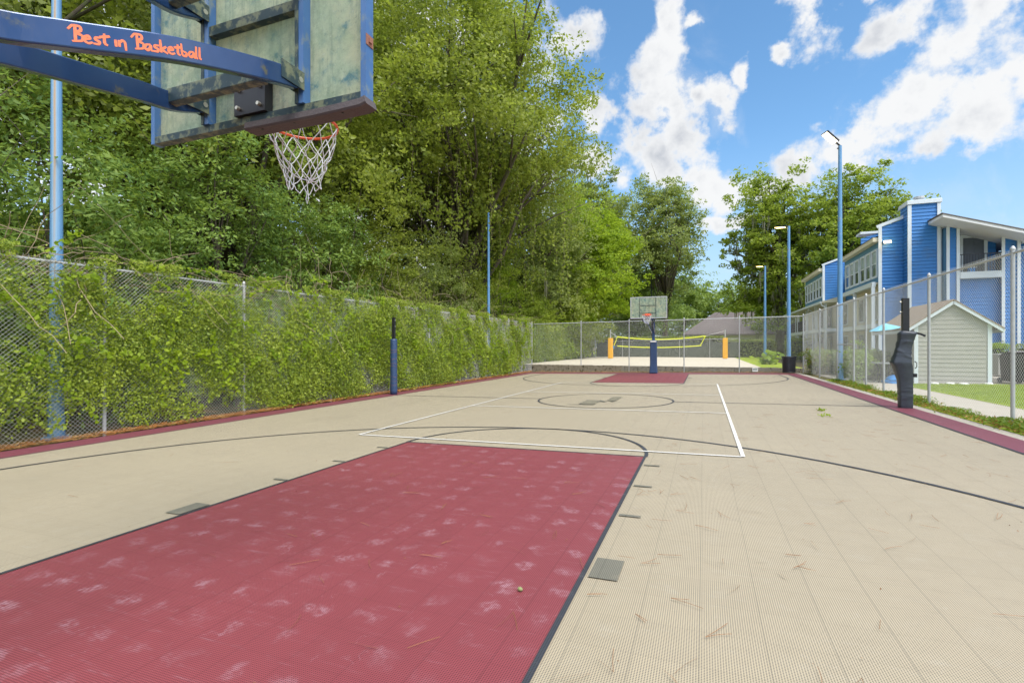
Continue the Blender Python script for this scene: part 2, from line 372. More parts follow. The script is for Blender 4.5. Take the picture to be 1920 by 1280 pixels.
# ------------------------------------------------------------------ mesh helpers
class MB:
    def __init__(s):
        s.v, s.f = [], []

    def add(s, vs, fs):
        o = len(s.v)
        s.v += [tuple(v) for v in vs]
        s.f += [tuple(i + o for i in f) for f in fs]
        return s

    def box(s, x0, x1, y0, y1, z0, z1):
        return s.add([(x0, y0, z0), (x1, y0, z0), (x1, y1, z0), (x0, y1, z0), (x0, y0, z1), (x1, y0, z1), (x1, y1, z1), (x0, y1, z1)],
                     [(0, 3, 2, 1), (4, 5, 6, 7), (0, 1, 5, 4), (1, 2, 6, 5), (2, 3, 7, 6), (3, 0, 4, 7)])

    def sweep(s, pts, prof, closed=False, up=(0, 0, 1), scales=None):
        """prof: list of (side, up) offsets; swept along pts"""
        pts = [Vector(p) for p in pts]
        n, k = len(pts), len(prof)
        o = len(s.v)
        upv = Vector(up)
        for i, p in enumerate(pts):
            if closed:
                t = pts[(i + 1) % n] - pts[i - 1]
            else:
                t = pts[min(i + 1, n - 1)] - pts[max(i - 1, 0)]
            t.normalize()
            u = upv if abs(t.dot(upv)) < 0.95 else Vector((0, 1, 0))
            sd_ = t.cross(u).normalized()
            uu = sd_.cross(t).normalized()
            q = scales[i] if scales else 1.0
            for a, b in prof:
                s.v.append(tuple(p + sd_ * a * q + uu * b * q))
        for i in range(n if closed else n - 1):
            j = (i + 1) % n
            for c in range(k):
                d = (c + 1) % k
                s.f.append((o + i * k + c, o + i * k + d, o + j * k + d, o + j * k + c))
        if not closed:
            s.f.append(tuple(o + c for c in range(k - 1, -1, -1)))
            s.f.append(tuple(o + (n - 1) * k + c for c in range(k)))
        return s

    def tube(s, pts, r, k=8, closed=False, radii=None):
        prof = [(math.cos(2 * math.pi * i / k) * r, math.sin(2 * math.pi * i / k) * r) for i in range(k)]
        return s.sweep(pts, prof, closed, scales=[q / r for q in radii] if radii else None)

    def bar(s, pts, w, h):
        return s.sweep(pts, [(-w / 2, -h / 2), (w / 2, -h / 2), (w / 2, h / 2), (-w / 2, h / 2)])

    def cyl(s, x, y, z0, z1, r, k=16, r2=None):
        return s.tube([(x, y, z0), (x, y, z1)], r, k, radii=[r, r if r2 is None else r2])

    def lathe(s, prof, x=0, y=0, k=24):
        o = len(s.v)
        for r, z in prof:
            for i in range(k):
                a = 2 * math.pi * i / k
                s.v.append((x + r * math.cos(a), y + r * math.sin(a), z))
        for j in range(len(prof) - 1):
            for i in range(k):
                s.f.append((o + j * k + i, o + j * k + (i + 1) % k, o + (j + 1) * k + (i + 1) % k, o + (j + 1) * k + i))
        s.f.append(tuple(o + i for i in range(k - 1, -1, -1)))
        s.f.append(tuple(o + (len(prof) - 1) * k + i for i in range(k)))
        return s

    def build(s, name, m, parent=None, smooth=False, bevel=0.0, loc=None):
        me = bpy.data.meshes.new(name)
        me.from_pydata(s.v, [], s.f)
        me.materials.append(M[m] if isinstance(m, str) else m)
        if smooth:
            me.polygons.foreach_set('use_smooth', [True] * len(me.polygons))
        ob = bpy.data.objects.new(name, me)
        C.objects.link(ob)
        if parent:
            ob.parent = parent
        if loc:
            ob.location = loc
        if bevel:
            b = ob.modifiers.new('bevel', 'BEVEL')
            b.width = bevel
            b.segments = 2
            b.limit_method = 'ANGLE'
        return ob


def tag(o, label=None, cat=None, group=None, kind=None):
    if label: o['label'] = label
    if cat: o['category'] = cat
    if group: o['group'] = group
    if kind: o['kind'] = kind
    return o


def empty(name, loc, label, cat, group=None, rz=0, kind=None):
    o = bpy.data.objects.new(name, None)
    C.objects.link(o)
    o.location = loc
    o.rotation_euler = (0, 0, rz)
    o.empty_display_size = 0.3
    return tag(o, label, cat, group, kind)


def adopt(child, parent):
    """parent a mesh built in world coordinates under an Empty standing elsewhere"""
    child.parent = parent
    child.matrix_parent_inverse = (Matrix.Translation(parent.location) @ Matrix.Rotation(parent.rotation_euler.z, 4, 'Z')).inverted()
    return child


def copy_tree(o, parent=None):
    c = o.copy()
    C.objects.link(c)
    if parent:
        c.parent = parent
    for ch in list(o.children):
        copy_tree(ch, c)
    return c


def quads_mesh(name, V, m, parent=None, nv=4):
    """V: (N, nv, 3) array of separate polygons"""
    n = V.shape[0]
    me = bpy.data.meshes.new(name)
    me.vertices.add(n * nv)
    me.vertices.foreach_set('co', V.reshape(-1).astype(np.float32))
    me.loops.add(n * nv)
    me.loops.foreach_set('vertex_index', np.arange(n * nv, dtype=np.int32))
    me.polygons.add(n)
    me.polygons.foreach_set('loop_start', (np.arange(n) * nv).astype(np.int32))
    me.polygons.foreach_set('loop_total', np.full(n, nv, dtype=np.int32))
    me.update()
    me.validate()
    me.materials.append(M[m] if isinstance(m, str) else m)
    ob = bpy.data.objects.new(name, me)
    C.objects.link(ob)
    if parent:
        ob.parent = parent
    return ob


def leaves(name, P, Nrm, size, m, parent=None, aspect=0.5, rng=None, jit=0.35, fold=0.18):
    """one rhombic leaf per point of P, facing Nrm"""
    rng = rng or np.random.default_rng(1)
    n = len(P)
    Nn = Nrm / (np.linalg.norm(Nrm, axis=1, keepdims=True) + 1e-9)
    A = rng.normal(size=(n, 3))
    A -= (A * Nn).sum(1, keepdims=True) * Nn
    A /= np.linalg.norm(A, axis=1, keepdims=True) + 1e-9
    B = np.cross(Nn, A)
    L = (size * (1 + jit * rng.uniform(-1, 1, n)))[:, None] / 2
    V = np.stack([P - A * L, P + B * L * aspect - Nn * L * fold + A * L * .15, P + A * L, P - B * L * aspect - Nn * L * fold + A * L * .15], axis=1)
    return quads_mesh(name, V, m, parent)


def G(x):
    return 0.016 * max(-14.0, min(25.0, x))


# ------------------------------------------------------------------ ground
def sheet(name, m, x0, x1, y0, y1, dz, z=None, kind='structure', nx=1):
    xs = sorted(set([x0, x1] + [b for b in (-14.0, 25.0) if x0 < b < x1]))
    b = MB()
    for a, c in zip(xs, xs[1:]):
        za, zc = (G(a), G(c)) if z is None else (z, z)
        b.add([(a, y0, za + dz), (c, y0, zc + dz), (c, y1, zc + dz), (a, y1, za + dz)], [(0, 1, 2, 3)])
    return tag(b.build(name, m), kind=kind)


sheet('ground', 'soil', -400, 400, -200, 600, -0.03)
XL, XR, YN, YF = -9.45, 3.9, 0.02, 27.7       # playing surface
KX, YC = -2.575, 13.85                         # long axis and half-way line
FT, RIM = 6.84, 2.68
sheet('court_surface', 'tan', XL, XR, YN, YF, 0)
b = MB()
for (x0, x1, y0, y1) in ((-10.12, XL, -1.5, 29.3), (XR, 4.42, -1.5, 29.3), (XL, XR, YF, 29.3), (XL, XR, -1.5, YN)):
    b.add([(x0, y0, G(x0)), (x1, y0, G(x1)), (x1, y1, G(x1)), (x0, y1, G(x0))], [(0, 1, 2, 3)])
tag(b.build('court_apron', 'apron'), kind='structure')
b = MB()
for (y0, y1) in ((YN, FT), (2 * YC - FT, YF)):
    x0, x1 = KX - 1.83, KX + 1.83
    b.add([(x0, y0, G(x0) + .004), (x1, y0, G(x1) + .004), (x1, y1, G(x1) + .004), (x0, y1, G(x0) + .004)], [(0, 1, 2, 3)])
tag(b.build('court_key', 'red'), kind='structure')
sheet('curb_path', 'concrete', 4.42, 4.68, -2, 29.6, -0.012)
sheet('footpath', 'concrete', 5.15, 6.42, -10, 21.0, 0.0)
b = MB().add([(5.15, 21.0, G(5.15)), (11, 21.0, G(11)), (11, 27.5, G(11)), (5.15, 27.5, G(5.15))], [(0, 1, 2, 3)])
tag(b.build('patio_slab', 'concrete'), kind='structure')
sheet('grass_verge', 'grass', 4.68, 5.15, -10, 24.0, -0.006)
sheet('lawn', 'grass', 6.42, 14.0, -10, 21.6, 0.006)
sheet('driveway', 'concrete', 9.6, 30, 21.6, 33, 0.0)
# raised terrace behind the court: sand pit and grass
TZ = 0.27
tag(MB().box(-30, 5.05, 30.62, 130, -0.6, TZ - 0.012).build('terrace', 'soil'), kind='structure')
sheet('sand', 'sand', -11.2, 3.0, 30.62, 56, 0.0, z=TZ)
sheet('terrace_grass', 'grass', 3.0, 5.05, 30.62, 57, 0.0, z=TZ)
sheet('far_lawn', 'grass', -30, 40, 57.2, 130, 0.0, z=TZ + 0.004)
bw = MB()
for i in range(26):
    x0 = -10.6 + i * 0.6
    j = random.uniform(-0.012, 0.012)
    bw.box(x0, x0 + 0.592, 30.38 + j, 30.62, G(x0) - 0.05, TZ + 0.01 + random.uniform(-.012, .012))
tag(bw.build('retaining_wall', 'wallblock', bevel=0.012), 'low stained concrete curb wall holding the sand behind the court', 'wall')


# ------------------------------------------------------------------ painted lines
def stroke(b, pts, w, dz, closed=False):
    n = len(pts)
    o = len(b.v)
    for i, p in enumerate(pts):
        a = pts[(i - 1) % n] if closed else pts[max(i - 1, 0)]
        c = pts[(i + 1) % n] if closed else pts[min(i + 1, n - 1)]
        t = Vector((c[0] - a[0], c[1] - a[1])).normalized()
        s_ = Vector((t.y, -t.x)) * w / 2
        for q in (-1, 1):
            x, y = p[0] + s_.x * q, p[1] + s_.y * q
            b.v.append((x, y, G(x) + dz))
    for i in range(n if closed else n - 1):
        j = (i + 1) % n
        b.f.append((o + 2 * i, o + 2 * i + 1, o + 2 * j + 1, o + 2 * j))


def arc(cx, cy, r, a0, a1, n=48):
    return [(cx + r * math.cos(a0 + (a1 - a0) * i / n), cy + r * math.sin(a0 + (a1 - a0) * i / n)) for i in range(n + 1)]


bl = MB()
hb = MB()
for s in (1, -1):
    Y = (lambda y: y) if s == 1 else (lambda y: 2 * YC - y)
    a0 = 0 if s == 1 else 0
    ar = arc(KX, RIM, 6.02, 0, math.pi)
    ar = [(KX + 6.02, YN)] + ar + [(KX - 6.02, YN)]
    stroke(bl, [(x, Y(y)) for x, y in ar], 0.05, 0.0085)
    stroke(bl, [(x, Y(y)) for x, y in arc(KX, FT, 1.855, 0, math.pi)], 0.05, 0.0085)
    for x in (KX - 1.855, KX + 1.855):
        stroke(bl, [(x - (0.008 if x > KX else -0.008), Y(YN)), (x - (0.008 if x > KX else -0.008), Y(FT - .018))], 0.034, 0.0085)
    stroke(bl, [(KX - 1.865, Y(FT)), (KX + 1.865, Y(FT))], 0.036, 0.009)
    for sd_ in (-1, 1):
        xa, xb = KX + sd_ * 1.885, KX + sd_ * 2.07
        for yy in (4.40, 5.38, 6.35):
            stroke(hb, [(xa, Y(yy)), (xb, Y(yy))], 0.05, 0.0085)
        stroke(hb, [(xa, Y(3.30)), (xb, Y(3.30))], 0.31, 0.0085)
stroke(bl, arc(KX, YC, 1.83, 0, 2 * math.pi, 72)[:-1], 0.05, 0.0085, True)
stroke(bl, [(XL, YC), (KX - 1.86, YC)], 0.05, 0.0085)
stroke(bl, [(KX + 1.86, YC), (XR, YC)], 0.05, 0.0085)
stroke(bl, [(XR - .02, YN), (XR - .02, YF)], 0.04, 0.0085)
stroke(bl, [(XL + .02, YN), (XL + .02, YF)], 0.025, 0.0085)
tag(bl.build('court_lines_dark', 'line'), kind='structure')
tag(hb.build('lane_marks', 'hash'), kind='structure')
wl = MB()
PX0, PX1, HL, HK = -5.63, 0.484, 6.67, 2.13
for x in (PX0, PX1):
    stroke(wl, [(x, YC - HL), (x, YC + HL)], 0.05, 0.0125)
for y in (YC - HL, YC - HK, YC + HK, YC + HL):
    stroke(wl, [(PX0 + .026, y), (PX1 - .026, y)], 0.05, 0.0125)
tag(wl.build('court_lines_white', 'white_line'), kind='structure')
# worn lettering panel in the centre circle
lg, lt = MB(), MB()
for (x0, x1, y0, y1) in ((-3.05, -2.62, 12.75, 13.75), (-2.50, -2.22, 13.70, 14.85)):
    stroke(lg, [((x0 + x1) / 2, y0), ((x0 + x1) / 2, y1)], x1 - x0, 0.0085)
    n = 5 if x0 < -2.8 else 6
    for i in range(n + 1):
        yy = y0 + (y1 - y0) * i / n
        stroke(lt, [(x0 + .03, yy), (x1 - .03, yy)], 0.035, 0.0125)
        if i < n and i % 2 == 0:
            stroke(lt, [(x0 + .03, yy), (x0 + .03, yy + (y1 - y0) / n)], 0.03, 0.0135)
            stroke(lt, [(x1 - .03, yy + .02), (x1 - .03, yy + (y1 - y0) / n)], 0.03, 0.0135)
stroke(lt, [(-2.66, 13.62), (-2.48, 13.40)], 0.14, 0.0125)
stroke(lt, [(-2.34, 13.50), (-2.25, 13.56)], 0.12, 0.0125)
stroke(lt, [(-3.30, 12.6), (-2.62, 12.62)], 0.05, 0.0125)
tag(lg.build('court_logo_ground', court_mat('faded_panel', (0.34, 0.30, 0.21), (0.13, 0.12, 0.09), (0.4, 0.36, 0.28), 0.4)), kind='structure')
tag(lt.build('court_logo_lettering', court_mat('faded_lettering', (0.12, 0.12, 0.10), (0.06, 0.06, 0.05), (0.35, 0.3, 0.22), 0.4)), kind='structure')

# ------------------------------------------------------------------ basketball hoop
HB = (KX, -0.70)


def catmull(pts, n=8):
    out = []
    P = [Vector(p) for p in pts]
    P = [2 * P[0] - P[1]] + P + [2 * P[-1] - P[-2]]
    for i in range(1, len(P) - 2):
        for j in range(n):
            t = j / n
            a, b_, c, d = P[i - 1], P[i], P[i + 1], P[i + 2]
            out.append(0.5 * ((2 * b_) + (c - a) * t + (2 * a - 5 * b_ + 4 * c - d) * t * t + (3 * b_ - a - 3 * c + d) * t ** 3))
    out.append(P[-2])
    return out


LET = {'B': (.62, [[(.22, 0), (.34, .95)], [(-.05, .72), (.2, 1.0), (.62, .98), (.62, .74), (.3, .55), (.66, .42), (.58, .1), (.05, .02)]]),
       'e': (.52, [[(.08, .26), (.42, .36), (.34, .56), (.12, .46), (.06, .14), (.26, 0), (.5, .12)]]),
       's': (.46, [[(.46, .52), (.18, .5), (.14, .34), (.38, .22), (.3, .02), (.0, .04)]]),
       't': (.40, [[(.26, .86), (.16, .12), (.34, .02)], [(-.04, .56), (.56, .70)]]),
       'i': (.26, [[(.14, .52), (.10, .0)]]),
       'n': (.60, [[(.08, .52), (.04, .02)], [(.05, .3), (.28, .54), (.42, .42), (.38, -.22)]]),
       'a': (.54, [[(.46, .5), (.16, .46), (.04, .18), (.18, .02), (.38, .2), (.46, .5), (.42, .02), (.54, .06)]]),
       'k': (.50, [[(.14, 1.0), (.06, 0)], [(.46, .52), (.12, .24), (.5, -.02)]]),
       'b': (.50, [[(.12, 1.0), (.06, .04), (.34, .04), (.42, .3), (.12, .42)]]),
       'l': (.26, [[(.16, 1.0), (.04, .1), (.18, 0)]]), ' ': (.30, [])}


def make_hoop():
    root = empty('basketball_hoop', (HB[0], HB[1], G(HB[0])), '', 'basketball hoop')
    zo = -G(HB[0])

    def L(x, y, z):      # world position of the near hoop -> local
        return (x - HB[0], y - HB[1], z + zo)
    # pole, base pad
    MB().box(-.075, .075, -.075, .075, 0, 3.25).build('pole', 'arm_blue', root, bevel=.01)
    p = MB()
    p.sweep([(0, 0, .02), (0, 0, .5), (0, 0, 1.2), (0, 0, 1.85)], [(-.17, -.17), (.17, -.17), (.19, 0), (.17, .17), (-.17, .17), (-.19, 0)], scales=[1.2, 1.02, 1.0, .98])
    pad = p.build('pole_pad', 'navy', root, smooth=False, bevel=.03)
    MB().box(-.16, .16, .172, .19, 1.72, 1.80).build('strap_label', 'white', pad)
    # crank adjuster on the pole
    c = MB().box(-.05, .05, .08, .17, 2.35, 2.62)
    c.tube([(.03, .12, 2.62), (.03, .5, 3.0)], .022)
    c.tube([(.05, .1, 2.5), (.26, .2, 2.72), (.32, .34, 2.76)], .012)
    c.build('height_adjuster', 'blackmetal', root)
    # arms: lower pair and upper pair, splaying out to the two stiles
    A = [(-2.515, -.66, 2.20), (-2.50, -.1, 2.345), (-2.44, .75, 2.57), (-2.425, 1.04, 2.648), (-2.34, 1.245, 2.706), (-2.24, 1.566, 2.81), (-2.19, 1.955, 2.922), (-2.19, 2.215, 2.995)]
    Bm = [(-2.635, -.66, 2.20), (-2.65, -.1, 2.345), (-2.70, .85, 2.60), (-2.725, 1.167, 2.688), (-2.80, 1.49, 2.774), (-2.89, 1.80, 2.862), (-2.96, 2.04, 2.923), (-2.96, 2.215, 2.985)]
    for up_ in (0, .585):
        for P, nm in ((A, 'right'), (Bm, 'left')):
            path = [Vector(L(*q)) + Vector((0, 0, up_)) for q in P]
            cm_ = catmull(path, 6)
            arm = MB().bar(cm_, .05, .105).build('support_arm', 'arm_blue', root, bevel=.006)
            e = path[-1]
            MB().cyl(0, 0, -.035, .035, .016, 8).build('bolt', 'bolt', arm).matrix_local = Matrix.Translation(e + Vector((0, .02, 0))) @ Matrix.Rotation(R(90), 4, 'Y')
            lug = MB()
            sx = 1 if nm == 'right' else -1
            lug.box(e.x - .034, e.x - .028, e.y - .12, e.y + .045, e.z - .05, e.z + .05)
            lug.box(e.x + .028, e.x + .034, e.y - .12, e.y + .045, e.z - .05, e.z + .05)
            lug.build('arm_bracket', 'frame', arm)
        z = 2.935 + up_
        MB().bar([L(-2.945, 2.03, z), L(-2.215, 2.03, z)], .06, .085).build('cross_brace', 'frame', root, bevel=.005)
    # lettering on the outward side of the lower right arm
    path = catmull([Vector(L(*q)) for q in A], 24)
    acc_ = [0]
    for i in range(1, len(path)):
        acc_.append(acc_[-1] + (path[i] - path[i - 1]).length)
    yst = 1.215 - HB[1]
    i0 = min(range(len(path)), key=lambda i: abs(path[i].y - yst))
    s0 = acc_[i0]
    i1 = min(range(len(path)), key=lambda i: abs(path[i].y - (1.665 - HB[1])))
    s1 = acc_[i1]
    text = 'Best in Basketball'
    H_ = 0.062
    raw = sum(LET[ch][0] for ch in text)
    kx = (s1 - s0) / raw

    def onarm(s_, h):
        i = max(1, next((j for j, a in enumerate(acc_) if a >= s_), len(acc_) - 1))
        t = (s_ - acc_[i - 1]) / (acc_[i] - acc_[i - 1])
        p_ = path[i - 1].lerp(path[i], t)
        T = (path[i] - path[i - 1]).normalized()
        S = T.cross(Vector((0, 0, 1))).normalized()
        U = S.cross(T)
        return p_ + S * 0.0258 + U * h, S
    tb = MB()
    xo = 0
    for q, ch in enumerate(text):
        w_, sts = LET[ch]
        for st in sts:
            st2 = []
            for a, c_ in zip(st, st[1:]):
                for j in range(4):
                    st2.append((a[0] + (c_[0] - a[0]) * j / 4, a[1] + (c_[1] - a[1]) * j / 4))
            st2.append(st[-1])
            sm = [st2[0]] + [tuple((st2[i - 1][k_] + 2 * st2[i][k_] + st2[i + 1][k_]) / 4 for k_ in (0, 1)) for i in range(1, len(st2) - 1)] + [st2[-1]]
            big_ = 1.0 if ch == 'B' else .86
            o = len(tb.v)
            n_ = len(sm)
            for i, (u, v) in enumerate(sm):
                a, c_ = sm[max(i - 1, 0)], sm[min(i + 1, n_ - 1)]
                dx, dy = (c_[0] - a[0]) * kx, (c_[1] - a[1]) * H_
                ln_ = math.hypot(dx, dy) or 1
                ww = 0.0043 * (0.75 + 0.5 * math.sin(math.pi * (i + 1) / (n_ + 1)))
                for sg in (-1, 1):
                    ss = s0 + (xo + u) * kx + .1 * (v - .5) * H_ + sg * (-dy / ln_) * ww
                    hh = (v * big_ - .46) * H_ + sg * (dx / ln_) * ww
                    pp, S = onarm(ss, hh)
                    tb.v.append(tuple(pp + S * (.0004 * ((q + i) % 2))))
            for i in range(n_ - 1):
                tb.f.append((o + 2 * i, o + 2 * i + 1, o + 2 * i + 3, o + 2 * i + 2))
        xo += w_
    tb.build('lettering', 'letter', root)
    # backboard
    X0, X1, Z0, Z1 = -3.49, -1.735, 2.83, 3.90
    yb = 2.30

    def lb(b_, x0, x1, y0, y1, z0, z1):
        a, c_ = L(x0, y0, z0), L(x1, y1, z1)
        return b_.box(a[0], c_[0], a[1], c_[1], a[2], c_[2])
    glass = lb(MB(), X0 + .02, X1 - .02, yb + .012, yb + .022, Z0 + .02, Z1 - .02).build('backboard', 'board', root)
    lb(MB(), X0 + .035, X1 - .035, yb - .03, yb + .03, Z0, Z0 + .045).build('frame_rail', 'frame', glass)
    lb(MB(), X0 + .035, X1 - .035, yb - .03, yb + .03, Z1 - .045, Z1).build('frame_rail', 'frame', glass)
    lb(MB(), X0, X0 + .035, yb - .03, yb + .035, Z0, Z1).build('frame_side', 'frame_blue', glass)
    lb(MB(), X1 - .035, X1, yb - .03, yb + .035, Z0, Z1).build('frame_side', 'frame_blue', glass)
    pl = MB()
    lb(pl, X1 - .001, X1 + .004, yb - .03, yb + .03, 3.13, 3.19)
    lb(pl, X1 + .004, X1 + .012, yb - .012, yb + .012, 3.148, 3.172)
    pl.build('rusty_plate', 'rust', glass)
    for x in (-2.96, -2.19):
        st = lb(MB(), x - .03, x + .03, yb - .045, yb + .010, Z0 + .046, Z1 - .046).build('stile', 'frame_blue', glass)
        lb(MB(), x - .031, x - .006, yb - .049, yb - .0455, Z0 + .046, Z1 - .046).build('stile_edge', 'frame', st)
    lb(MB(), -2.929, -2.221, yb - .04, yb + .009, 3.43, 3.49).build('middle_rail', 'frame', glass)
    lb(MB(), -2.929, -2.221, yb - .035, yb + .009, 3.075, 3.105).build('middle_rail', 'frame', glass)
    for x in (-2.96, -2.19):
        lb(MB(), x - .014, x + .014, yb + .0225, yb + .030, Z0 + .046, Z1 - .046).build('glass_clamp', 'frame', glass)
    for z in (3.46, 3.09):
        lb(MB(), -2.945, -2.205, yb + .0225, yb + .029, z - .014, z + .014).build('glass_clamp', 'frame', glass)
    # edge padding: only the right half of the bottom edge still carries it
    pd = MB()
    prof = []
    pts = [L(x, yb + .004, Z0 - .022 + dz) for x, dz in ((-2.62, .004), (-2.4, 0), (-2.1, -.003), (-1.90, 0), (-1.77, .003), (-1.73, .014))]
    pd.sweep(pts, [(-.052, -.016), (-.045, -.026), (.045, -.026), (.052, -.016), (.048, .02), (-.048, .02)])
    pb = pd.build('edge_padding', 'pad_brown', glass)
    for x in (-2.5, -2.25, -1.9):
        q = L(x, yb - .02, Z0 - .0485)
        MB().tube([q, (q[0], q[1], q[2] - .003)], .007, 8).build('padding_screw', 'blackmetal', pb)
    # rim mounting plate and rim
    mp_ = lb(MB(), -2.70, -2.45, yb - .05, yb + .009, Z0 + .05, 3.07).build('rim_mount', 'blackmetal', glass)
    for x in (-2.66, -2.49):
        for z in (2.92, 3.03):
            q = L(x, yb - .05, z)
            MB().tube([q, (q[0], q[1] - .02, q[2])], .012, 6).build('mount_bolt', 'bolt', mp_)
    rx, ry, rz_ = L(KX, RIM, 2.985)
    rim = MB().tube([(rx + .229 * math.cos(a), ry + .229 * math.sin(a), rz_) for a in [2 * math.pi * i / 40 for i in range(40)]], .009, 8, closed=True)
    rim.tube([(rx - .10, ry - .39, rz_ - .02), (rx - .12, ry - .19, rz_)], .009)
    rim.tube([(rx + .10, ry - .39, rz_ - .02), (rx + .12, ry - .19, rz_)], .009)
    a = (rx, ry - .35, rz_)
    rim.add([(rx - .13, ry - .352, rz_ + .075), (rx + .13, ry - .352, rz_ + .075), (rx + .13, ry - .352, rz_ - .07), (rx - .13, ry - .352, rz_ - .07),
             (rx - .12, ry - .20, rz_ + .01), (rx + .12, ry - .20, rz_ + .01), (rx + .12, ry - .20, rz_ - .01), (rx - .12, ry - .20, rz_ - .01)],
            [(0, 1, 5, 4), (3, 7, 6, 2), (0, 4, 7, 3), (1, 2, 6, 5), (4, 5, 6, 7), (0, 3, 2, 1)])
    ro = rim.build('rim', 'orange', root, smooth=False)
    # net: 12 cords zig-zagging between five rings, tail hanging from one side
    nb = MB()
    rg = random.Random(4)
    rows = [(.229, 0), (.205, -.085), (.175, -.17), (.15, -.245), (.13, -.315), (.12, -.375), (.115, -.43)]
    K = 12
    nodes = []
    for j, (rr, zz) in enumerate(rows):
        row = []
        for i in range(K):
            a_ = 2 * math.pi * (i + (0.5 if j % 2 else 0)) / K
            jit = .012 if j else 0
            cx = .02 * (zz / -.43)
            row.append(Vector((rx + cx + rr * math.cos(a_) + rg.uniform(-jit, jit), ry + rr * math.sin(a_) + rg.uniform(-jit, jit), rz_ - .006 + zz + rg.uniform(-jit, jit) * 1.3)))
        nodes.append(row)
    # bottom: part of the loops gathered into a knot
    knot = Vector((rx + .06, ry - .02, rz_ - .40))
    for i in range(K):
        if i in (10, 11, 0, 1):
            nodes[-1][i] = knot + Vector((rg.uniform(-.015, .015), rg.uniform(-.015, .015), rg.uniform(-.02, .02)))
            nodes[-2][i] = nodes[-2][i].lerp(knot, .55)
    for j in range(len(rows) - 1):
        for i in range(K):
            p0 = nodes[j][i]
            for q in ((i, (i - 1) % K) if j % 2 == 0 else (i, (i + 1) % K)):
                p1 = nodes[j + 1][q]
                mid = (p0 + p1) / 2 + Vector((rg.uniform(-.006, .006), rg.uniform(-.006, .006), -.006))
                nb.tube([p0, mid, p1], .0032, 5)
    nb.tube([knot, knot + Vector((.004, 0, -.06)), knot + Vector((-.010, 0, -.12)), knot + Vector((.0, 0, -.15)), knot + Vector((.012, 0, -.12)), knot + Vector((.006, 0, -.06))], .0032, 5)
    nb.build('net', 'net', ro)
    return root


near = make_hoop()
near['label'] = 'near basketball backboard seen from behind with dirty glass and lettered blue arms'
far = copy_tree(near)
far['label'] = 'far basketball hoop on its padded pole in front of the end fence'
far.location = (KX, 28.40, G(KX))
far.rotation_euler = (0, 0, math.pi)
for o_ in far.children_recursive:
    if o_.name.split('.')[0] in ('frame_side', 'frame_rail'):
        o_.data = o_.data.copy()
        o_.data.materials[0] = M['galv']
for o_ in (near, far):
    o_['group'] = 'basketball hoops at the two ends of the court'


# ------------------------------------------------------------------ chain link fences
def chain_fence(p0, p1, posts, label, h0, h1, pitch=.072, wr=.0023, midrail=None, barbs=True, name='chain_link_fence', zoff=0.0):
    p0, p1 = Vector(p0), Vector(p1)
    D = (p1 - p0)
    Ln = D.length
    u = D / Ln
    nrm = Vector((u.y, -u.x))
    root = empty(name, (p0.x, p0.y, G(p0.x) + zoff), label, 'fence')

    def W(s_, z, off=0.0):
        x, y = p0.x + u.x * s_ + nrm.x * off, p0.y + u.y * s_ + nrm.y * off
        return Vector((x, y, G(x) + zoff + z))
    hh = lambda s_: h0 + (h1 - h0) * s_ / Ln
    V = []
    H = min(h0, h1)
    for sg in (1, -1):
        lo, hi = (-H, Ln) if sg == 1 else (0, Ln + H)
        nk = int((hi - lo) / pitch)
        for k_ in range(nk):
            c = lo + k_ * pitch + (pitch / 2 if sg == 1 else 0)
            # line s = c + sg*z
            za, zb = 0.02, H - 0.01
            sa, sb = c + sg * za, c + sg * zb
            if sg == 1:
                if sa < 0: za = -c; sa = 0
                if sb > Ln: zb = Ln - c; sb = Ln
            else:
                if sa > Ln: za = c - Ln; sa = Ln
                if sb < 0: zb = c; sb = 0
            if zb - za < .05: continue
            top = H - zb < .02
            a, b_ = W(sa, za), W(sb, zb)
            T = (b_ - a).normalized()
            n3 = Vector((nrm.x, nrm.y, 0))
            S = T.cross(n3)
            offs = [n3 * wr + n3 * wr * sg, -n3 * wr * .5 + S * wr * .9 + n3 * wr * sg, -n3 * wr * .5 - S * wr * .9 + n3 * wr * sg]
            segs = [(a, b_)]
            if barbs and top:
                segs.append((b_, b_ + Vector((u.x * -sg * .012, u.y * -sg * .012, .055))))
            for q0, q1 in segs:
                A_ = [q0 + o for o in offs]
                B_ = [q1 + o for o in offs]
                for i in range(3):
                    j = (i + 1) % 3
                    V.append([A_[i], A_[j], B_[j], B_[i]])
    quads_mesh('mesh_panel', np.array([[list(p) for p in q] for q in V]), 'wire', None)
    mo = bpy.data.objects[-1] if False else C.objects[-1]
    adopt(mo, root)
    for s_ in posts:
        s_ = min(max(s_, 0), Ln)
        big_ = s_ in (0, Ln)
        r = .038 if big_ else .030
        q = W(s_, 0, -.035)
        hp = hh(s_) + .02
        pb = MB().lathe([(r, -.05), (r, hp), (r * 1.25, hp), (r * 1.25, hp + .03), (r * .5, hp + .07), (.004, hp + .075)], k=12).build('post', 'galv', None, smooth=False, loc=tuple(q))
        adopt(pb, root)
        for zt in (.4, 1.0, 1.6, 2.2, 2.8):
            pass
    adopt(MB().tube([W(0, h0 - .03, -.03), W(Ln, h1 - .03, -.03)], .021, 8).build('top_rail', 'galv'), root)
    if midrail:
        for a, b_, z in midrail:
            adopt(MB().tube([W(a, z, -.03), W(b_, z, -.03)], .018, 8).build('middle_rail', 'galv'), root)
    return root


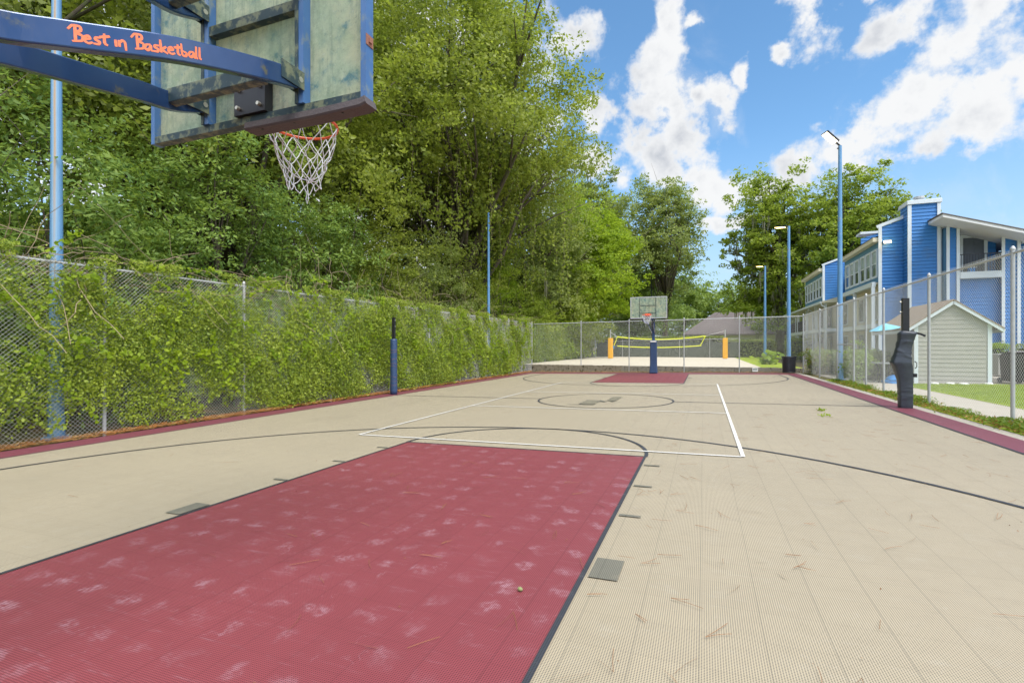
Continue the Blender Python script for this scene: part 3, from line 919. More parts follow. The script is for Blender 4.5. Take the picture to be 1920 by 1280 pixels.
chain_fence((-10.32, -1.0), (-10.32, 30.5), [0, 3.9, 6.9, 9.9, 12.9, 15.9, 18.6, 21.3, 24.4, 27.4, 29.6, 31.5],
            'long vine covered chain link fence along the left side of the court', 3.1, 3.1, wr=.0022, midrail=[(21.3, 31.5, 1.55)])
chain_fence((-10.25, 30.52), (4.93, 30.16), [3.13, 6.08, 9.2, 12.1], 'chain link fence across the far end of the court', 3.08, 3.0, wr=.0020, midrail=None)
chain_fence((4.95, 2.0), (4.95, 30.1), [0, 2.9, 5.9, 8.98, 12.36, 15.5, 17.2, 18.6, 20.9, 24.1, 28.1],
            'chain link fence on the right side in front of the blue apartments', 3.0, 3.0, wr=.0017, midrail=[(18.6, 20.9, 1.45)])
# fence round the sand pit
chain_fence((-11.4, 30.9), (-11.4, 56.0), [0, 3, 6, 9, 12, 15, 18, 21, 25.1], 'vine hung chain link fence down the left side of the sand pit', 2.9, 2.9, wr=.002, pitch=.12, barbs=False, zoff=TZ + .18)
chain_fence((-11.4, 56.0), (3.4, 56.0), [3, 6, 9, 12, 14.8], 'chain link fence at the back of the sand pit', 1.9, 1.9, wr=.003, pitch=.12, barbs=False, zoff=TZ + .05)
ws = MB()
ws.box(-11.3, 3.4, 56.12, 56.14, TZ, TZ + 1.6)
tag(ws.build('windscreen', 'screen'), 'dark green windscreen cloth hung behind the sand pit', 'screen')

# ------------------------------------------------------------------ padded net posts beside the court
t = empty('padded_post', (-9.72, 14.2, G(-9.7)), 'navy padded square post standing by the vine covered fence', 'post')
pb = MB().box(-.045, .045, -.045, .045, 0, 2.58)
pb.build('pole', 'blackmetal', t)
q = MB()
q.sweep([(0, 0, 0), (0, 0, .12), (0, 0, .9), (0, 0, 1.80), (0, 0, 1.86)], [(.115 * math.cos(2 * math.pi * i / 14), .115 * math.sin(2 * math.pi * i / 14)) for i in range(14)], scales=[.98, 1.05, 1.0, .98, .93])
pd_ = q.build('pad', 'navy', t, smooth=True)
st = MB()
for i, z in enumerate((1.50, 1.42, 1.18, 1.02, .94, .60, .46, .34, .28)):
    st.tube([(.117 * math.cos(a), .117 * math.sin(a), z + .02 * math.sin(a * 1.5 + i)) for a in [R(-150 + 20 * k_) for k_ in range(9)]], .003, 4)
st.build('stitching', 'rust', pd_)
for z in (2.48, 2.28):
    MB().tube([(.045, -.01, z), (.075, -.02, z)], .012, 6).build('bolt', 'bolt', t)

t = empty('padded_post', (4.27, 13.75, G(4.27)), 'bulging slumped black vinyl pad on square post by the right fence', 'post')
MB().box(-.06, .06, -.06, .06, 0, 2.48).build('pole', 'blackmetal', t)
q = MB()
path = [(0, 0, 0), (.0, 0, .05), (0.0, 0, .35), (-.01, 0, .62), (-.05, 0, .90), (-.09, 0, 1.02), (-.07, 0, 1.15), (-.035, 0, 1.35), (.0, 0, 1.52), (.03, 0, 1.68), (.03, 0, 1.73)]
wid = [.150, .155, .155, .165, .20, .225, .19, .165, .165, .195, .16]
o = len(q.v)
kk = 20
rg = random.Random(3)
NR = 70
zk = [p[2] for p in path]
kk = 40
q.v = []
for j in range(NR + 1):
    pz = zk[-1] * j / NR
    px = float(np.interp(pz, zk, [p[0] for p in path]))
    w_ = float(np.interp(pz, zk, wid))
    for i in range(kk):
        a_ = 2 * math.pi * i / kk
        e_ = 1 / max(abs(math.cos(a_)), abs(math.sin(a_))) ** .55
        wr_ = 0
        for (zc, sl_, am, wd) in ((.22, .02, .010, .012), (.30, -.03, .012, .014), (.38, .02, .010, .012), (.47, -.02, .008, .012), (1.12, .09, .012, .02), (1.22, .11, .014, .02), (1.34, .10, .013, .018), (1.46, -.05, .016, .02), (1.52, .06, .012, .015)):
            dz_ = pz - zc - sl_ * math.sin(a_ * 1.0 + zc * 9)
            wr_ += am * math.exp(-(dz_ / wd) ** 2) * (0.4 + .6 * abs(math.sin(a_ * 1.5 + zc * 20)))
        rr = w_ * e_ * .9 + wr_ - .004
        q.v.append((px + rr * math.cos(a_), rr * .85 * math.sin(a_), pz + .012 * math.sin(a_ * 2) * (j == NR)))
for j in range(NR):
    for i in range(kk):
        q.f.append((j * kk + i, j * kk + (i + 1) % kk, (j + 1) * kk + (i + 1) % kk, (j + 1) * kk + i))
q.f.append(tuple(NR * kk + i for i in range(kk)))
pd_ = q.build('pad', 'black_vinyl', t, smooth=True)
MB().bar([(.15, -.04, 1.70), (.25, -.08, 1.67), (.34, -.10, 1.62)], .012, .045).build('strap', 'blackmetal', pd_)
MB().bar([(.13, -.12, 1.06), (.17, -.13, 1.02), (.17, -.13, .93), (.14, -.12, .90)], .010, .022).build('strap', 'blackmetal', pd_)
MB().box(.12, .19, -.10, .0, .70, .78).build('buckle', 'blackmetal', pd_)
for z in (2.40, 2.17):
    MB().tube([(-.06, -.02, z), (-.11, -.03, z)], .015, 6).build('bolt', 'bolt', t)


# ------------------------------------------------------------------ light poles
def light_pole(x, y, z0, h, r, label, heading, lit, led='led', tilt=25, square=False, mat_='pole_blue', hs=1.0):
    t = empty('light_pole', (x, y, z0), label, 'light pole', 'light poles around the court')
    k_ = 16
    MB().lathe([(r * 2.0, 0), (r * 2.0, .03), (r * 1.15, .05), (r * 1.1, .35), (r, .5), (r * .62, h)], k=k_).build('pole', mat_, t, smooth=False)
    for i in range(4):
        a4 = math.pi / 4 + i * math.pi / 2
        MB().cyl(r * 1.65 * math.cos(a4), r * 1.65 * math.sin(a4), .03, .075, .014, 6).build('anchor_bolt', 'bolt', t)
    MB().box(-r * .45, r * .45, -r * 1.14, -r * .98, .42, .62).build('hand_hole_cover', mat_, t)
    hd = MB()
    a = R(heading)
    dx, dy = math.sin(a), math.cos(a)
    ti = R(tilt)
    F = Vector((dx * math.cos(ti), dy * math.cos(ti), math.sin(ti)))
    S = Vector((dy, -dx, 0))
    U = S.cross(F)
    Mx = Matrix((S, F, U)).transposed().to_4x4()
    Mx.translation = Vector((0, 0, h))
    nk_ = MB().tube([(0, 0, -.15), (0, .02, 0), (0, .22 * hs, 0)], .035, 8)
    nk_.v = [tuple(Mx @ Vector(v)) for v in nk_.v]
    nk_.build('lamp_bracket', 'blackmetal', t)
    w, l_ = .17 * hs, .55 * hs
    hd.box(-w, w, .18 * hs, .18 * hs + l_, -.035, .035)
    hd.v = [tuple(Mx @ Vector(v)) for v in hd.v]
    ho = hd.build('lamp_head', 'blackmetal', t, bevel=.008)
    if lit:
        ld = MB()
        for i in range(4):
            y0 = .18 * hs + .03 + i * (l_ - .04) / 4
            ld.box(-w * .84, w * .84, y0, y0 + (l_ - .04) / 4 - .02 * hs, -.043, -.036)
        ld.v = [tuple(Mx @ Vector(v)) for v in ld.v]
        ld.build('led_panel', led, ho)
    return t


light_pole(-10.72, 5.35, G(-10.7), 8.6, .105, 'thick faded blue light pole behind the near end of the vine fence', 90, False, mat_='pole_rust')
light_pole(-10.95, 24.9, G(-10.7), 8.9, .09, 'slim blue light pole half hidden in the trees beyond the vines', 90, False)
light_pole(5.2, 23.8, G(5.2), 9.55, .105, 'tallest blue light pole with square lamp rising before the apartments', -112, True, tilt=40, hs=1.15)
light_pole(4.45, 31.6, TZ, 7.9, .11, 'blue light pole behind the black trash can with a glowing lamp', -60, True, 'led_warm', 5)
light_pole(4.95, 48.0, TZ, 8.1, .12, 'distant blue light pole with small glowing lamp on the terrace grass', -60, True, 'led_warm', 5)
light_pole(-6.2, 66.0, TZ, 9.9, .09, 'faint dark light pole rising above the far backboard', 60, False, mat_='blackmetal', hs=1.3, tilt=0)

# ------------------------------------------------------------------ trash can
t = empty('trash_can', (4.14, 29.35, G(4.1)), 'black slatted round trash can at the far right corner', 'trash can')
sl = MB()
for i in range(28):
    a_ = 2 * math.pi * i / 28
    p_ = lambda r, z: (r * math.cos(a_), r * math.sin(a_), z)
    sl.sweep([p_(.295, .05), p_(.30, .3), p_(.31, .6), p_(.335, .84)], [(-.022, -.004), (.022, -.004), (.022, .004), (-.022, .004)], up=(math.cos(a_), math.sin(a_), 0))
sl.build('slats', 'slat_metal', t)
MB().lathe([(.26, .04), (.27, .80), (.25, .80), (.24, .06)], k=24).build('liner', 'black_vinyl', t)
rg_ = MB()
for r_, z in ((.30, .05), (.345, .85)):
    rg_.tube([(r_ * math.cos(a), r_ * math.sin(a), z) for a in [2 * math.pi * i / 28 for i in range(28)]], .02, 6, closed=True)
rg_.build('rim', 'blackmetal', t)

t = MB().box(2.48, 2.78, 30.25, 30.36, .07, .30)
tb_ = MB().box(-.14, .14, -.05, .05, .02, .22).build('utility_box', 'white', None, bevel=.01, loc=(2.63, 30.24, G(2.6)))
tag(tb_, 'small white utility box at the foot of the curb wall', 'utility box')
MB().box(-.11, .11, -.056, -.051, .11, .19).build('faceplate', 'glass_blind', tb_)


# ------------------------------------------------------------------ sand volleyball
def vpost(x, y, label, blue=False):
    t = empty('volleyball_post', (x, y, TZ), label, 'volleyball post', 'padded volleyball posts in the sand')
    MB().cyl(0, 0, 0, 2.75, .06, 12).build('pole', 'galv', t)
    p = MB().sweep([(0, 0, .02), (0, 0, .5), (0, 0, 1.5), (0, 0, 1.95)], [(-.22, -.22), (.22, -.22), (.22, .22), (-.22, .22)], scales=[1, 1.02, .99, 1.0])
    p.build('pad', 'yellow', t, bevel=.05)
    if blue:
        MB().box(.25, .34, -.05, .05, .95, 1.25).build('winch', 'plastic_blue', t)
    return t


VL, VR = (-8.30, 47.8), (1.90, 51.2)
vpost(*VL, 'left volleyball post with yellow padding and a blue winch', True)
vpost(*VR, 'right volleyball post with yellow padding nearer the lawn')
t = empty('volleyball_net', ((VL[0] + VR[0]) / 2, (VL[1] + VR[1]) / 2, TZ), 'sagging yellow taped volleyball net strung over the sand', 'net')


def vp(f, z):
    return Vector((VL[0] + (VR[0] - VL[0]) * f, VL[1] + (VR[1] - VL[1]) * f, z))


f0, f1 = .06, .83
top = lambda f: 2.50 - .42 * (1 - ((f - .42) / .45) ** 2) * .95 + .12 * 0
bot = lambda f: 1.55 - .22 * (1 - ((f - .42) / .45) ** 2)
tp = MB()
fs = [f0 + (f1 - f0) * i / 20 for i in range(21)]
tp.bar([vp(f, top(f)) for f in fs], .012, .09)
tp.bar([vp(f - (.012 if f > .5 else 0) * 3, bot(f)) for f in fs], .012, .08)
tp.bar([vp(f0, top(f0)), vp(f0 - .03, bot(f0))], .08, .05)
tp.bar([vp(f1, top(f1)), vp(f1 - .045, bot(f1))], .10, .05)
adopt(tp.build('tape', 'neon'), t)
V = []
for i in range(80):
    f = f0 + (f1 - f0) * i / 80
    a_, b_ = vp(f, bot(f)), vp(f, top(f))
    V.append([a_, a_ + Vector((.006, 0, 0)), b_ + Vector((.006, 0, 0)), b_])
for j in range(1, 9):
    for i in range(20):
        fa, fb = fs[i], fs[i + 1]
        a_, b_ = vp(fa, bot(fa) + (top(fa) - bot(fa)) * j / 9), vp(fb, bot(fb) + (top(fb) - bot(fb)) * j / 9)
        V.append([a_, b_, b_ + Vector((0, 0, .006)), a_ + Vector((0, 0, .006))])
adopt(quads_mesh('mesh', np.array([[list(p) for p in q] for q in V]), 'blackmetal'), t)
rp = MB()
rp.tube([vp(0.005, 2.75), vp(f0, top(f0))], .012, 5)
rp.tube([vp(f1, top(f1)), vp(.995, 2.88)], .012, 5)
rp.tube([vp(f0 - .03, bot(f0)), vp(.01, 1.5)], .01, 5)
adopt(rp.build('rope', 'white'), t)


# ------------------------------------------------------------------ clapboard walls
def clip(poly, f):
    out = []
    for i in range(len(poly)):
        a, b_ = poly[i], poly[(i + 1) % len(poly)]
        fa, fb = f(a), f(b_)
        if fa >= 0: out.append(a)
        if fa * fb < 0:
            t_ = fa / (fa - fb)
            out.append((a[0] + (b_[0] - a[0]) * t_, a[1] + (b_[1] - a[1]) * t_))
    return out


def siding(poly, org, u, nrm, bh=.20, lap=.034):
    """poly in (s, z); boards lapped outward along nrm"""
    b_ = MB()
    z0, z1 = min(p[1] for p in poly), max(p[1] for p in poly)
    n = int(math.ceil((z1 - z0) / bh))
    O, U, Nn = Vector(org), Vector(u), Vector(nrm)
    for i in range(n):
        za, zb = z0 + i * bh, z0 + (i + 1) * bh
        pl_ = clip(clip(poly, lambda p: p[1] - za), lambda p: zb - p[1])
        if len(pl_) < 3: continue
        vs = [O + U * s_ + Vector((0, 0, z)) + Nn * (lap * (1 - (z - za) / bh) + .004) for s_, z in pl_]
        b_.add(vs, [tuple(range(len(vs)))])
        low = [p for p in pl_ if abs(p[1] - za) < 1e-6]
        if len(low) == 2:
            (s0, _), (s1, _) = low
            b_.add([O + U * s0 + Vector((0, 0, za)), O + U * s1 + Vector((0, 0, za)), O + U * s1 + Vector((0, 0, za)) + Nn * (lap + .004), O + U * s0 + Vector((0, 0, za)) + Nn * (lap + .004)], [(0, 1, 2, 3)])
    vs = [O + U * s_ + Vector((0, 0, z)) - Nn * .05 for s_, z in poly]
    b_.add(vs, [tuple(range(len(vs)))])
    return b_


# ------------------------------------------------------------------ apartment building
def apartments():
    t = empty('apartment_building', (11, 38, .17), 'blue clapboard apartment building with pale trim stepping back beyond the right fence', 'building')

    def add(b_, name, m, bevel=0, par=None):
        o_ = b_.build(name, m, None, bevel=bevel)
        if par is None:
            return adopt(o_, t)
        o_.parent = par
        return o_
    g = .15
    S, Wst = (0, -1, 0), (-1, 0, 0)
    # first block: south wall, chimney
    add(siding([(0, g), (1.6, g), (1.6, 9.12), (0, 8.55)], (9.85, 35.9, 0), (1, 0, 0), S), 'wall', 'siding_blue')
    tr = MB()
    tr.box(9.80, 9.97, 35.80, 35.87, g, 8.62)
    tr.box(11.02, 11.2, 35.10, 35.16, g, 9.6)
    tr.box(12.40, 12.56, 35.10, 35.16, g, 9.6)
    tr.sweep([(9.72, 35.86, 8.62), (11.3, 35.86, 9.20)], [(-.05, -.09), (.05, -.09), (.05, .09), (-.05, .09)])
    add(tr, 'corner_trim', 'trim')
    ch = MB().box(11.06, 12.52, 35.2, 36.4, g, 9.62)
    add(ch, 'chimney_core', 'siding_blue')
    cw = siding([(0, g), (1.46, g), (1.46, 9.62), (0, 9.62)], (11.06, 35.19, 0), (1, 0, 0), S)
    o1 = add(cw, 'chimney', 'siding_blue')
    cw = siding([(0, g), (1.0, g), (1.0, 9.62), (0, 9.62)], (11.05, 36.2, 0), (0, -1, 0), Wst)
    add(cw, 'chimney_side', 'siding_blue')
    cp = MB().box(10.98, 12.62, 35.06, 36.5, 9.62, 9.86)
    add(cp, 'chimney_cap', 'trim', .02)
    cp = MB().cyl(11.75, 35.7, 9.86, 10.05, .17, 12)
    cp.cyl(11.75, 35.7, 10.05, 10.16, .27, 12)
    add(cp, 'chimney_flue', 'galv')

    # long window fronts facing the court
    def front(x, y0, y1, zb, zt, wz0, wz1, n, groups):
        w_ = MB().box(x, x + .2, y0 + .02, y1, zb, zt)
        add(w_, 'wall', 'siding_teal')
        fs_ = MB().box(x - .32, x + .3, y0 - .0, y1 + .1, zt + .02, zt + .27)
        add(fs_, 'fascia', 'cream', .01)
        rf = MB().add([(x - .36, y0, zt + .275), (x - .36, y1 + .15, zt + .275), (x + 2.6, y1 + .15, zt + 1.1), (x + 2.6, y0, zt + 1.1)], [(0, 1, 2, 3)])
        add(rf, 'roof', 'roof')
        span = (y1 - y0 - .5) / n
        for i in range(n):
            gap = .12 if (i >= n / 2) else 0
            ya = y0 + .22 + i * span + gap
            yb_ = ya + span - .14
            fr = MB()
            for (a0, a1, c0, c1) in ((ya, yb_, wz0, wz0 + .12), (ya, yb_, wz1 - .12, wz1), (ya, ya + .12, wz0 + .12, wz1 - .12), (yb_ - .12, yb_, wz0 + .12, wz1 - .12), (ya + .12, yb_ - .12, (wz0 + wz1) / 2 - .03, (wz0 + wz1) / 2 + .03)):
                fr.box(x - .07, x - .001, a0, a1, c0, c1)
            fo = add(fr, 'window', 'trim')
            up_ = MB().box(x - .03, x - .004, ya + .121, yb_ - .121, (wz0 + wz1) / 2 + .031, wz1 - .121).build('pane', 'glass_blind', None)
            lo_ = MB().box(x - .03, x - .004, ya + .121, yb_ - .121, wz0 + .121, (wz0 + wz1) / 2 - .031).build('pane', 'glass', None)
            for q_ in (up_, lo_):
                q_.parent = fo

    front(9.85, 35.9, 43.6, 5.35, 7.72, 5.62, 7.36, 6, 2)
    front(8.9, 46.0, 53.4, 4.9, 7.40, 5.35, 7.02, 6, 2)
    add(siding([(0, 4.9), (1.45, 4.9), (1.45, 8.42), (0, 7.84)], (8.9, 46.0, 0), (1, 0, 0), S), 'wall', 'siding_blue')
    tr = MB().box(8.84, 9.0, 45.9, 45.96, 4.9, 7.9)
    tr.sweep([(8.8, 45.94, 7.90), (10.4, 45.94, 8.50)], [(-.05, -.07), (.05, -.07), (.05, .07), (-.05, .07)])
    add(tr, 'corner_trim', 'trim')
    # further roof volumes standing behind
    add(siding([(0, 7.2), (1.0, 7.2), (1.0, 9.25), (0, 8.95)], (10.25, 41.2, 0), (1, 0, 0), S), 'rear_chimney', 'siding_blue')
    add(MB().box(10.2, 11.4, 41.1, 42.2, 9.25, 9.4), 'rear_chimney_cap', 'trim')
    # white beam, porch eave and slabs below the upper storey
    add(MB().box(9.52, 9.72, 36.0, 43.6, 5.06, 5.34), 'porch_beam', 'trim', .01)
    add(MB().box(9.72, 10.4, 36.0, 43.6, 5.2, 5.3), 'porch_soffit', 'cream')
    ev = MB().add([(8.35, 43.7, 4.84), (8.35, 63, 4.84), (9.9, 63, 5.3), (9.9, 43.7, 5.3), (8.35, 43.7, 4.72), (8.35, 63, 4.72), (9.9, 63, 4.8), (9.9, 43.7, 4.8)],
                  [(0, 1, 2, 3), (4, 7, 6, 5), (0, 4, 5, 1), (3, 7, 4, 0), (1, 5, 6, 2)])
    add(ev, 'porch_roof', 'cream')
    add(MB().box(8.26, 8.36, 43.7, 63, 4.70, 4.86), 'gutter', 'trim')
    add(MB().box(8.6, 10.4, 43.7, 62, 2.55, 2.80), 'balcony_slab', 'trim', .01)
    add(MB().box(9.5, 10.4, 36.0, 43.6, 2.52, 2.80), 'balcony_slab', 'trim', .01)
    # recessed lower walls
    lw = siding([(0, g), (7.7, g), (7.7, 5.2), (0, 5.2)], (10.45, 36.0, 0), (0, 1, 0), Wst, bh=.12, lap=.01)
    add(lw, 'recessed_wall', 'cream')
    lw = siding([(0, g), (19, g), (19, 5.0), (0, 5.0)], (10.44, 43.7, 0), (0, 1, 0), Wst, bh=.12, lap=.01)
    add(lw, 'recessed_wall', 'cream')
    for y in (36.5, 38.2, 41.0, 45.2, 47.5, 50.5, 53.5, 57):
        for z0_, z1_ in ((.9, 2.3), (3.1, 4.75)):
            fr = MB().box(10.36, 10.42, y, y + 1.15, z0_, z1_)
            fo = add(fr, 'window', 'trim')
            for q_ in range(2):
                p_ = MB().box(10.33, 10.359, y + .08 + q_ * .52, y + .55 + q_ * .52, z0_ + .08, z1_ - .08).build('pane', 'glass', None)
                p_.parent = fo
    for x, y, z1_ in ((9.6, 36.1, 5.06), (9.6, 40.0, 5.06), (9.6, 43.5, 5.06), (8.7, 44.2, 4.72), (8.7, 47.6, 4.72), (8.7, 51.5, 4.72), (8.7, 56.0, 4.72), (8.7, 61.8, 4.72)):
        add(MB().box(x - .09, x + .09, y - .09, y + .09, g, z1_), 'porch_post', 'trim')
    for y in (43.62, 48.6, 57.0):
        d_ = MB().tube([(8.31, y, 4.70), (8.33, y + .02, 4.55), (8.62, y + .1, 4.38), (8.66, y + .1, 4.25), (8.66, y + .1, g + .1)], .045, 8)
        add(d_, 'downspout', 'trim')
    rl = MB()
    for i in range(60):
        y = 51.6 + i * .17
        rl.box(8.66, 8.69, y, y + .03, 2.85, 3.75)
    rl.box(8.64, 8.71, 51.6, 61.8, 3.75, 3.80)
    add(rl, 'balcony_railing', 'blackmetal')
    # wall lamp on the south wall
    lm = MB().box(9.98, 10.10, 35.60, 35.86, 7.62, 7.68)
    lo_ = add(lm, 'wall_lamp', 'blackmetal')
    MB().box(10.0, 10.35, 35.52, 35.60, 7.58, 7.70).build('lamp_glass', 'led_warm', None).parent = lo_
    # balcony block on the right
    yb = 34.8
    for (x0, x1) in ((12.75, 13.2), (15.15, 15.8)):
        add(siding([(0, g), (x1 - x0, g), (x1 - x0, 8.2 - .3 * (x1 - 12.5)), (0, 8.25 - .3 * (x0 - 12.5))], (x0, yb, 0), (1, 0, 0), S), 'pier', 'siding_blue')
        tr = MB()
        for x in (x0, x1):
            tr.box(x - .07, x + .07, yb - .09, yb - .03, g, 8.28 - .33 * (x - 12.5))
        add(tr, 'pier_trim', 'trim')
    tr = MB().box(12.56, 12.68, yb + .5, yb + .6, g, 8.2)
    add(tr, 'inner_trim', 'trim')
    add(MB().box(12.68, 12.74, yb + .1, 36.6, g, 8.1), 'side_wall', 'siding_teal')
    add(siding([(0, g), (2.0, g), (2.0, 5.2), (0, 5.2)], (13.2, yb + .25, 0), (1, 0, 0), S), 'wall', 'siding_blue')
    add(MB().box(13.28, 15.07, yb - .12, 36.6, 5.2, 5.56), 'balcony_floor', 'trim', .01)
    add(siding([(0, 5.4), (2.6, 5.4), (2.6, 7.6), (0, 8.3)], (12.75, 35.95, 0), (1, 0, 0), S), 'back_wall', 'siding_blue')
    fr = MB()
    for (a0, a1, c0, c1) in ((13.68, 13.83, 5.56, 7.62), (14.78, 14.93, 5.56, 7.62), (13.68, 14.93, 7.62, 7.78)):
        fr.box(a0, a1, 35.80, 35.90, c0, c1)
    fo = add(fr, 'door_frame', 'trim')
    dr = MB().box(13.831, 14.779, 35.84, 35.90, 5.56, 7.618).build('door', 'door', None)
    dr.parent = fo
    pn = MB()
    for i in range(2):
        for z0_, z1_ in ((5.7, 6.4), (6.5, 7.1), (7.2, 7.7)):
            pn.box(13.92 + i * .42, 14.26 + i * .42, 35.82, 35.839, z0_, z1_ - .12)
    pn.build('door_panel', 'door', None).parent = dr
    rl = MB()
    rl.box(13.28, 15.07, yb - .09, yb - .05, 6.50, 6.55)
    for i in range(14):
        x = 13.33 + i * .125
        rl.box(x, x + .02, yb - .08, yb - .06, 5.57, 6.50)
    add(rl, 'balcony_railing', 'blackmetal')
    x0, z0_, x1, z1_ = 12.0, 8.56, 16.1, 7.16
    yf, yk = 33.3, 39.0
    th = .16
    rf = MB().add([(x0, yf, z0_), (x1, yf, z1_), (x1, yk, z1_), (x0, yk, z0_), (x0, yf, z0_ - th), (x1, yf, z1_ - th), (x1, yk, z1_ - th), (x0, yk, z0_ - th)],
                  [(4, 7, 6, 5), (1, 5, 6, 2), (0, 4, 5, 1), (0, 3, 7, 4)])
    add(rf, 'roof_edge', 'white')
    rf = MB().add([(x0 - .05, yf - .04, z0_ + .02), (x1 + .05, yf - .04, z1_ + .02 - .035), (x1 + .05, yk, z1_ + .02 - .035), (x0 - .05, yk, z0_ + .02),
                   (x0 - .05, yf - .04, z0_ + .07), (x1 + .05, yf - .04, z1_ + .07 - .035), (x1 + .05, yk, z1_ + .07 - .035), (x0 - .05, yk, z0_ + .07)],
                  [(0, 1, 5, 4), (4, 5, 6, 7), (3, 0, 4, 7), (1, 2, 6, 5)])
    add(rf, 'roof', 'roof')
    # wing running off to the right
    add(siding([(0, g), (9, g), (9, 7.1), (0, 7.1)], (15.85, yb + .4, 0), (1, 0, 0), S), 'wall', 'siding_blue')
    add(MB().box(15.9, 25, yb - .2, yb + .3, 7.0, 7.2), 'gutter', 'trim')
    add(MB().tube([(16.6, yb - .15, 7.0), (16.6, yb - .1, 6.8), (16.35, yb + .28, 6.6), (16.35, yb + .3, g)], .05, 8), 'downspout', 'trim')
    add(MB().add([(16.15, yb - .2, 7.21), (25, yb - .2, 7.21), (25, 40, 7.4), (16.15, 40, 7.4)], [(0, 1, 2, 3)]), 'roof', 'roof')
    # body of the building behind everything, and its long roof
    add(MB().box(11.4, 24.8, 36.8, 62, g, 6.9), 'wall', 'siding_blue')
    add(MB().box(10.5, 11.4, 36.5, 62, g, 7.0), 'wall', 'siding_teal')
    return t


apartments()

# a few things kept on the balcony
bx = tag(MB().box(13.75, 14.05, 34.9, 35.2, 5.57, 5.80).build('storage_box', 'plastic_blue', bevel=.03), 'small blue box on the apartment balcony', 'box')
MB().box(13.73, 14.07, 34.88, 35.22, 5.80, 5.84).build('lid', 'white', bx)

# ------------------------------------------------------------------ shed
t = empty('shed', (8.1, 23.5, G(8)), 'beige clapboard garden shed with brown shingle roof on the lawn', 'shed')
x0, x1, y0, y1, ze, zp = 7.05, 9.17, 21.8, 25.2, 2.22, 3.0
g = G(8)
xm = (x0 + x1) / 2
adopt(siding([(0, g), (x1 - x0, g), (x1 - x0, ze), (xm - x0, zp - .04), (0, ze)], (x0, y0, 0), (1, 0, 0), (0, -1, 0), bh=.15, lap=.014).build('front_wall', 'shed'), t)
adopt(siding([(0, g), (y1 - y0, g), (y1 - y0, ze), (0, ze)], (x0, y0, 0), (0, 1, 0), (-1, 0, 0), bh=.15, lap=.014).build('side_wall', 'shed'), t)
adopt(MB().box(x1 - .06, x1, y0 + .06, y1, g, ze).build('side_wall', 'shed'), t)
adopt(MB().box(x0 + .06, x1 - .06, y1 - .06, y1, g, ze).build('back_wall', 'shed'), t)
tr = MB().box(x0 - .03, x0 + .09, y0 - .035, y0 - .02, g, ze)
tr.box(x1 - .09, x1 + .03, y0 - .035, y0 - .02, g, ze)
adopt(tr.build('corner_trim', 'trim'), t)
sl_ = (zp - ze) / (x1 - xm)
ov = .32
for sg in (-1, 1):
    xe = xm + sg * ((x1 - x0) / 2 + ov)
    zee = zp - sl_ * abs(xe - xm)
    ya, yk = y0 - .16, y1 + .2
    v_ = [(xm, ya, zp + .10), (xe, ya, zee + .10), (xe, yk, zee + .10), (xm, yk, zp + .10), (xm, ya, zp + .05), (xe, ya, zee + .05), (xe, yk, zee + .05), (xm, yk, zp + .05)]
    adopt(MB().add(v_, [(0, 1, 2, 3), (4, 7, 6, 5), (0, 4, 5, 1), (1, 5, 6, 2), (2, 6, 7, 3)]).build('roof', 'shed_roof'), t)
    fb = MB().sweep([(xm, ya + .03, zp - .01), (xe, ya + .03, zee - .01)], [(-.018, -.05), (.018, -.05), (.018, .055), (-.018, .055)])
    fb.sweep([(xe - sg * .02, ya + .05, zee - .01), (xe - sg * .02, yk, zee - .01)], [(-.018, -.05), (.018, -.05), (.018, .055), (-.018, .055)])
    adopt(fb.build('roof_trim', 'trim'), t)

# grey-roofed house beyond the sand pit
t = empty('far_house', (6, 84, TZ), 'low cream house with wide grey brown hip roof beyond the sand pit', 'house')
adopt(MB().box(-2.0, 20, 81, 92, TZ, 3.3).build('wall', 'cream_wall'), t)
adopt(MB().add([(-3.0, 80, 3.25), (21, 80, 3.25), (21, 94, 3.25), (-3.0, 94, 3.25), (1.7, 87, 6.9), (16, 87, 6.9), (21, 80, 3.05), (-3, 80, 3.05)],
               [(0, 1, 5, 4), (1, 2, 5), (2, 3, 4, 5), (3, 0, 4), (0, 7, 6, 1)]).build('roof', 'roof_far'), t)
for x in (5.0, 9.6, 13.2):
    fr = MB().box(x, x + 1.6, 80.93, 80.99, 1.7, 2.5).build('window', 'trim')
    adopt(fr, t)
    MB().box(x + .1, x + 1.5, 80.88, 80.929, 1.8, 2.4).build('pane', 'glass').parent = fr
t = empty('carport', (-3, 72, TZ), 'low pale flat roofed carport left of the grey roofed house', 'carport')
adopt(MB().box(-5.6, 1.6, 72, 77, 2.05, 2.35).build('roof', 'white', bevel=.05), t)
for x in (-5.3, -2.2, 1.2):
    adopt(MB().box(x, x + .12, 72.2, 72.32, TZ, 2.05).build('post', 'trim'), t)

# ------------------------------------------------------------------ patio things
t = empty('patio_table', (6.35, 22.5, G(6.4)), 'grey metal patio table with curved legs before the shed', 'table')
MB().lathe([(.42, .70), (.44, .72), (.44, .745), (.40, .75)], k=20).build('tabletop', 'galv', t)
for i in range(4):
    a_ = math.pi / 4 + i * math.pi / 2
    c_, s_ = math.cos(a_), math.sin(a_)
    MB().tube([(.30 * c_, .30 * s_, .70), (.22 * c_, .22 * s_, .45), (.26 * c_, .26 * s_, .18), (.38 * c_, .38 * s_, .0)], .016, 6).build('leg', 'blackmetal', t)
MB().tube([(.24 * math.cos(a), .24 * math.sin(a), .30) for a in [2 * math.pi * i / 16 for i in range(16)]], .01, 5, closed=True).build('ring', 'blackmetal', t)
t = empty('patio_umbrella', (6.35, 22.5, G(6.4) + .0), 'turquoise patio umbrella tilted beside the shed eave', 'umbrella')
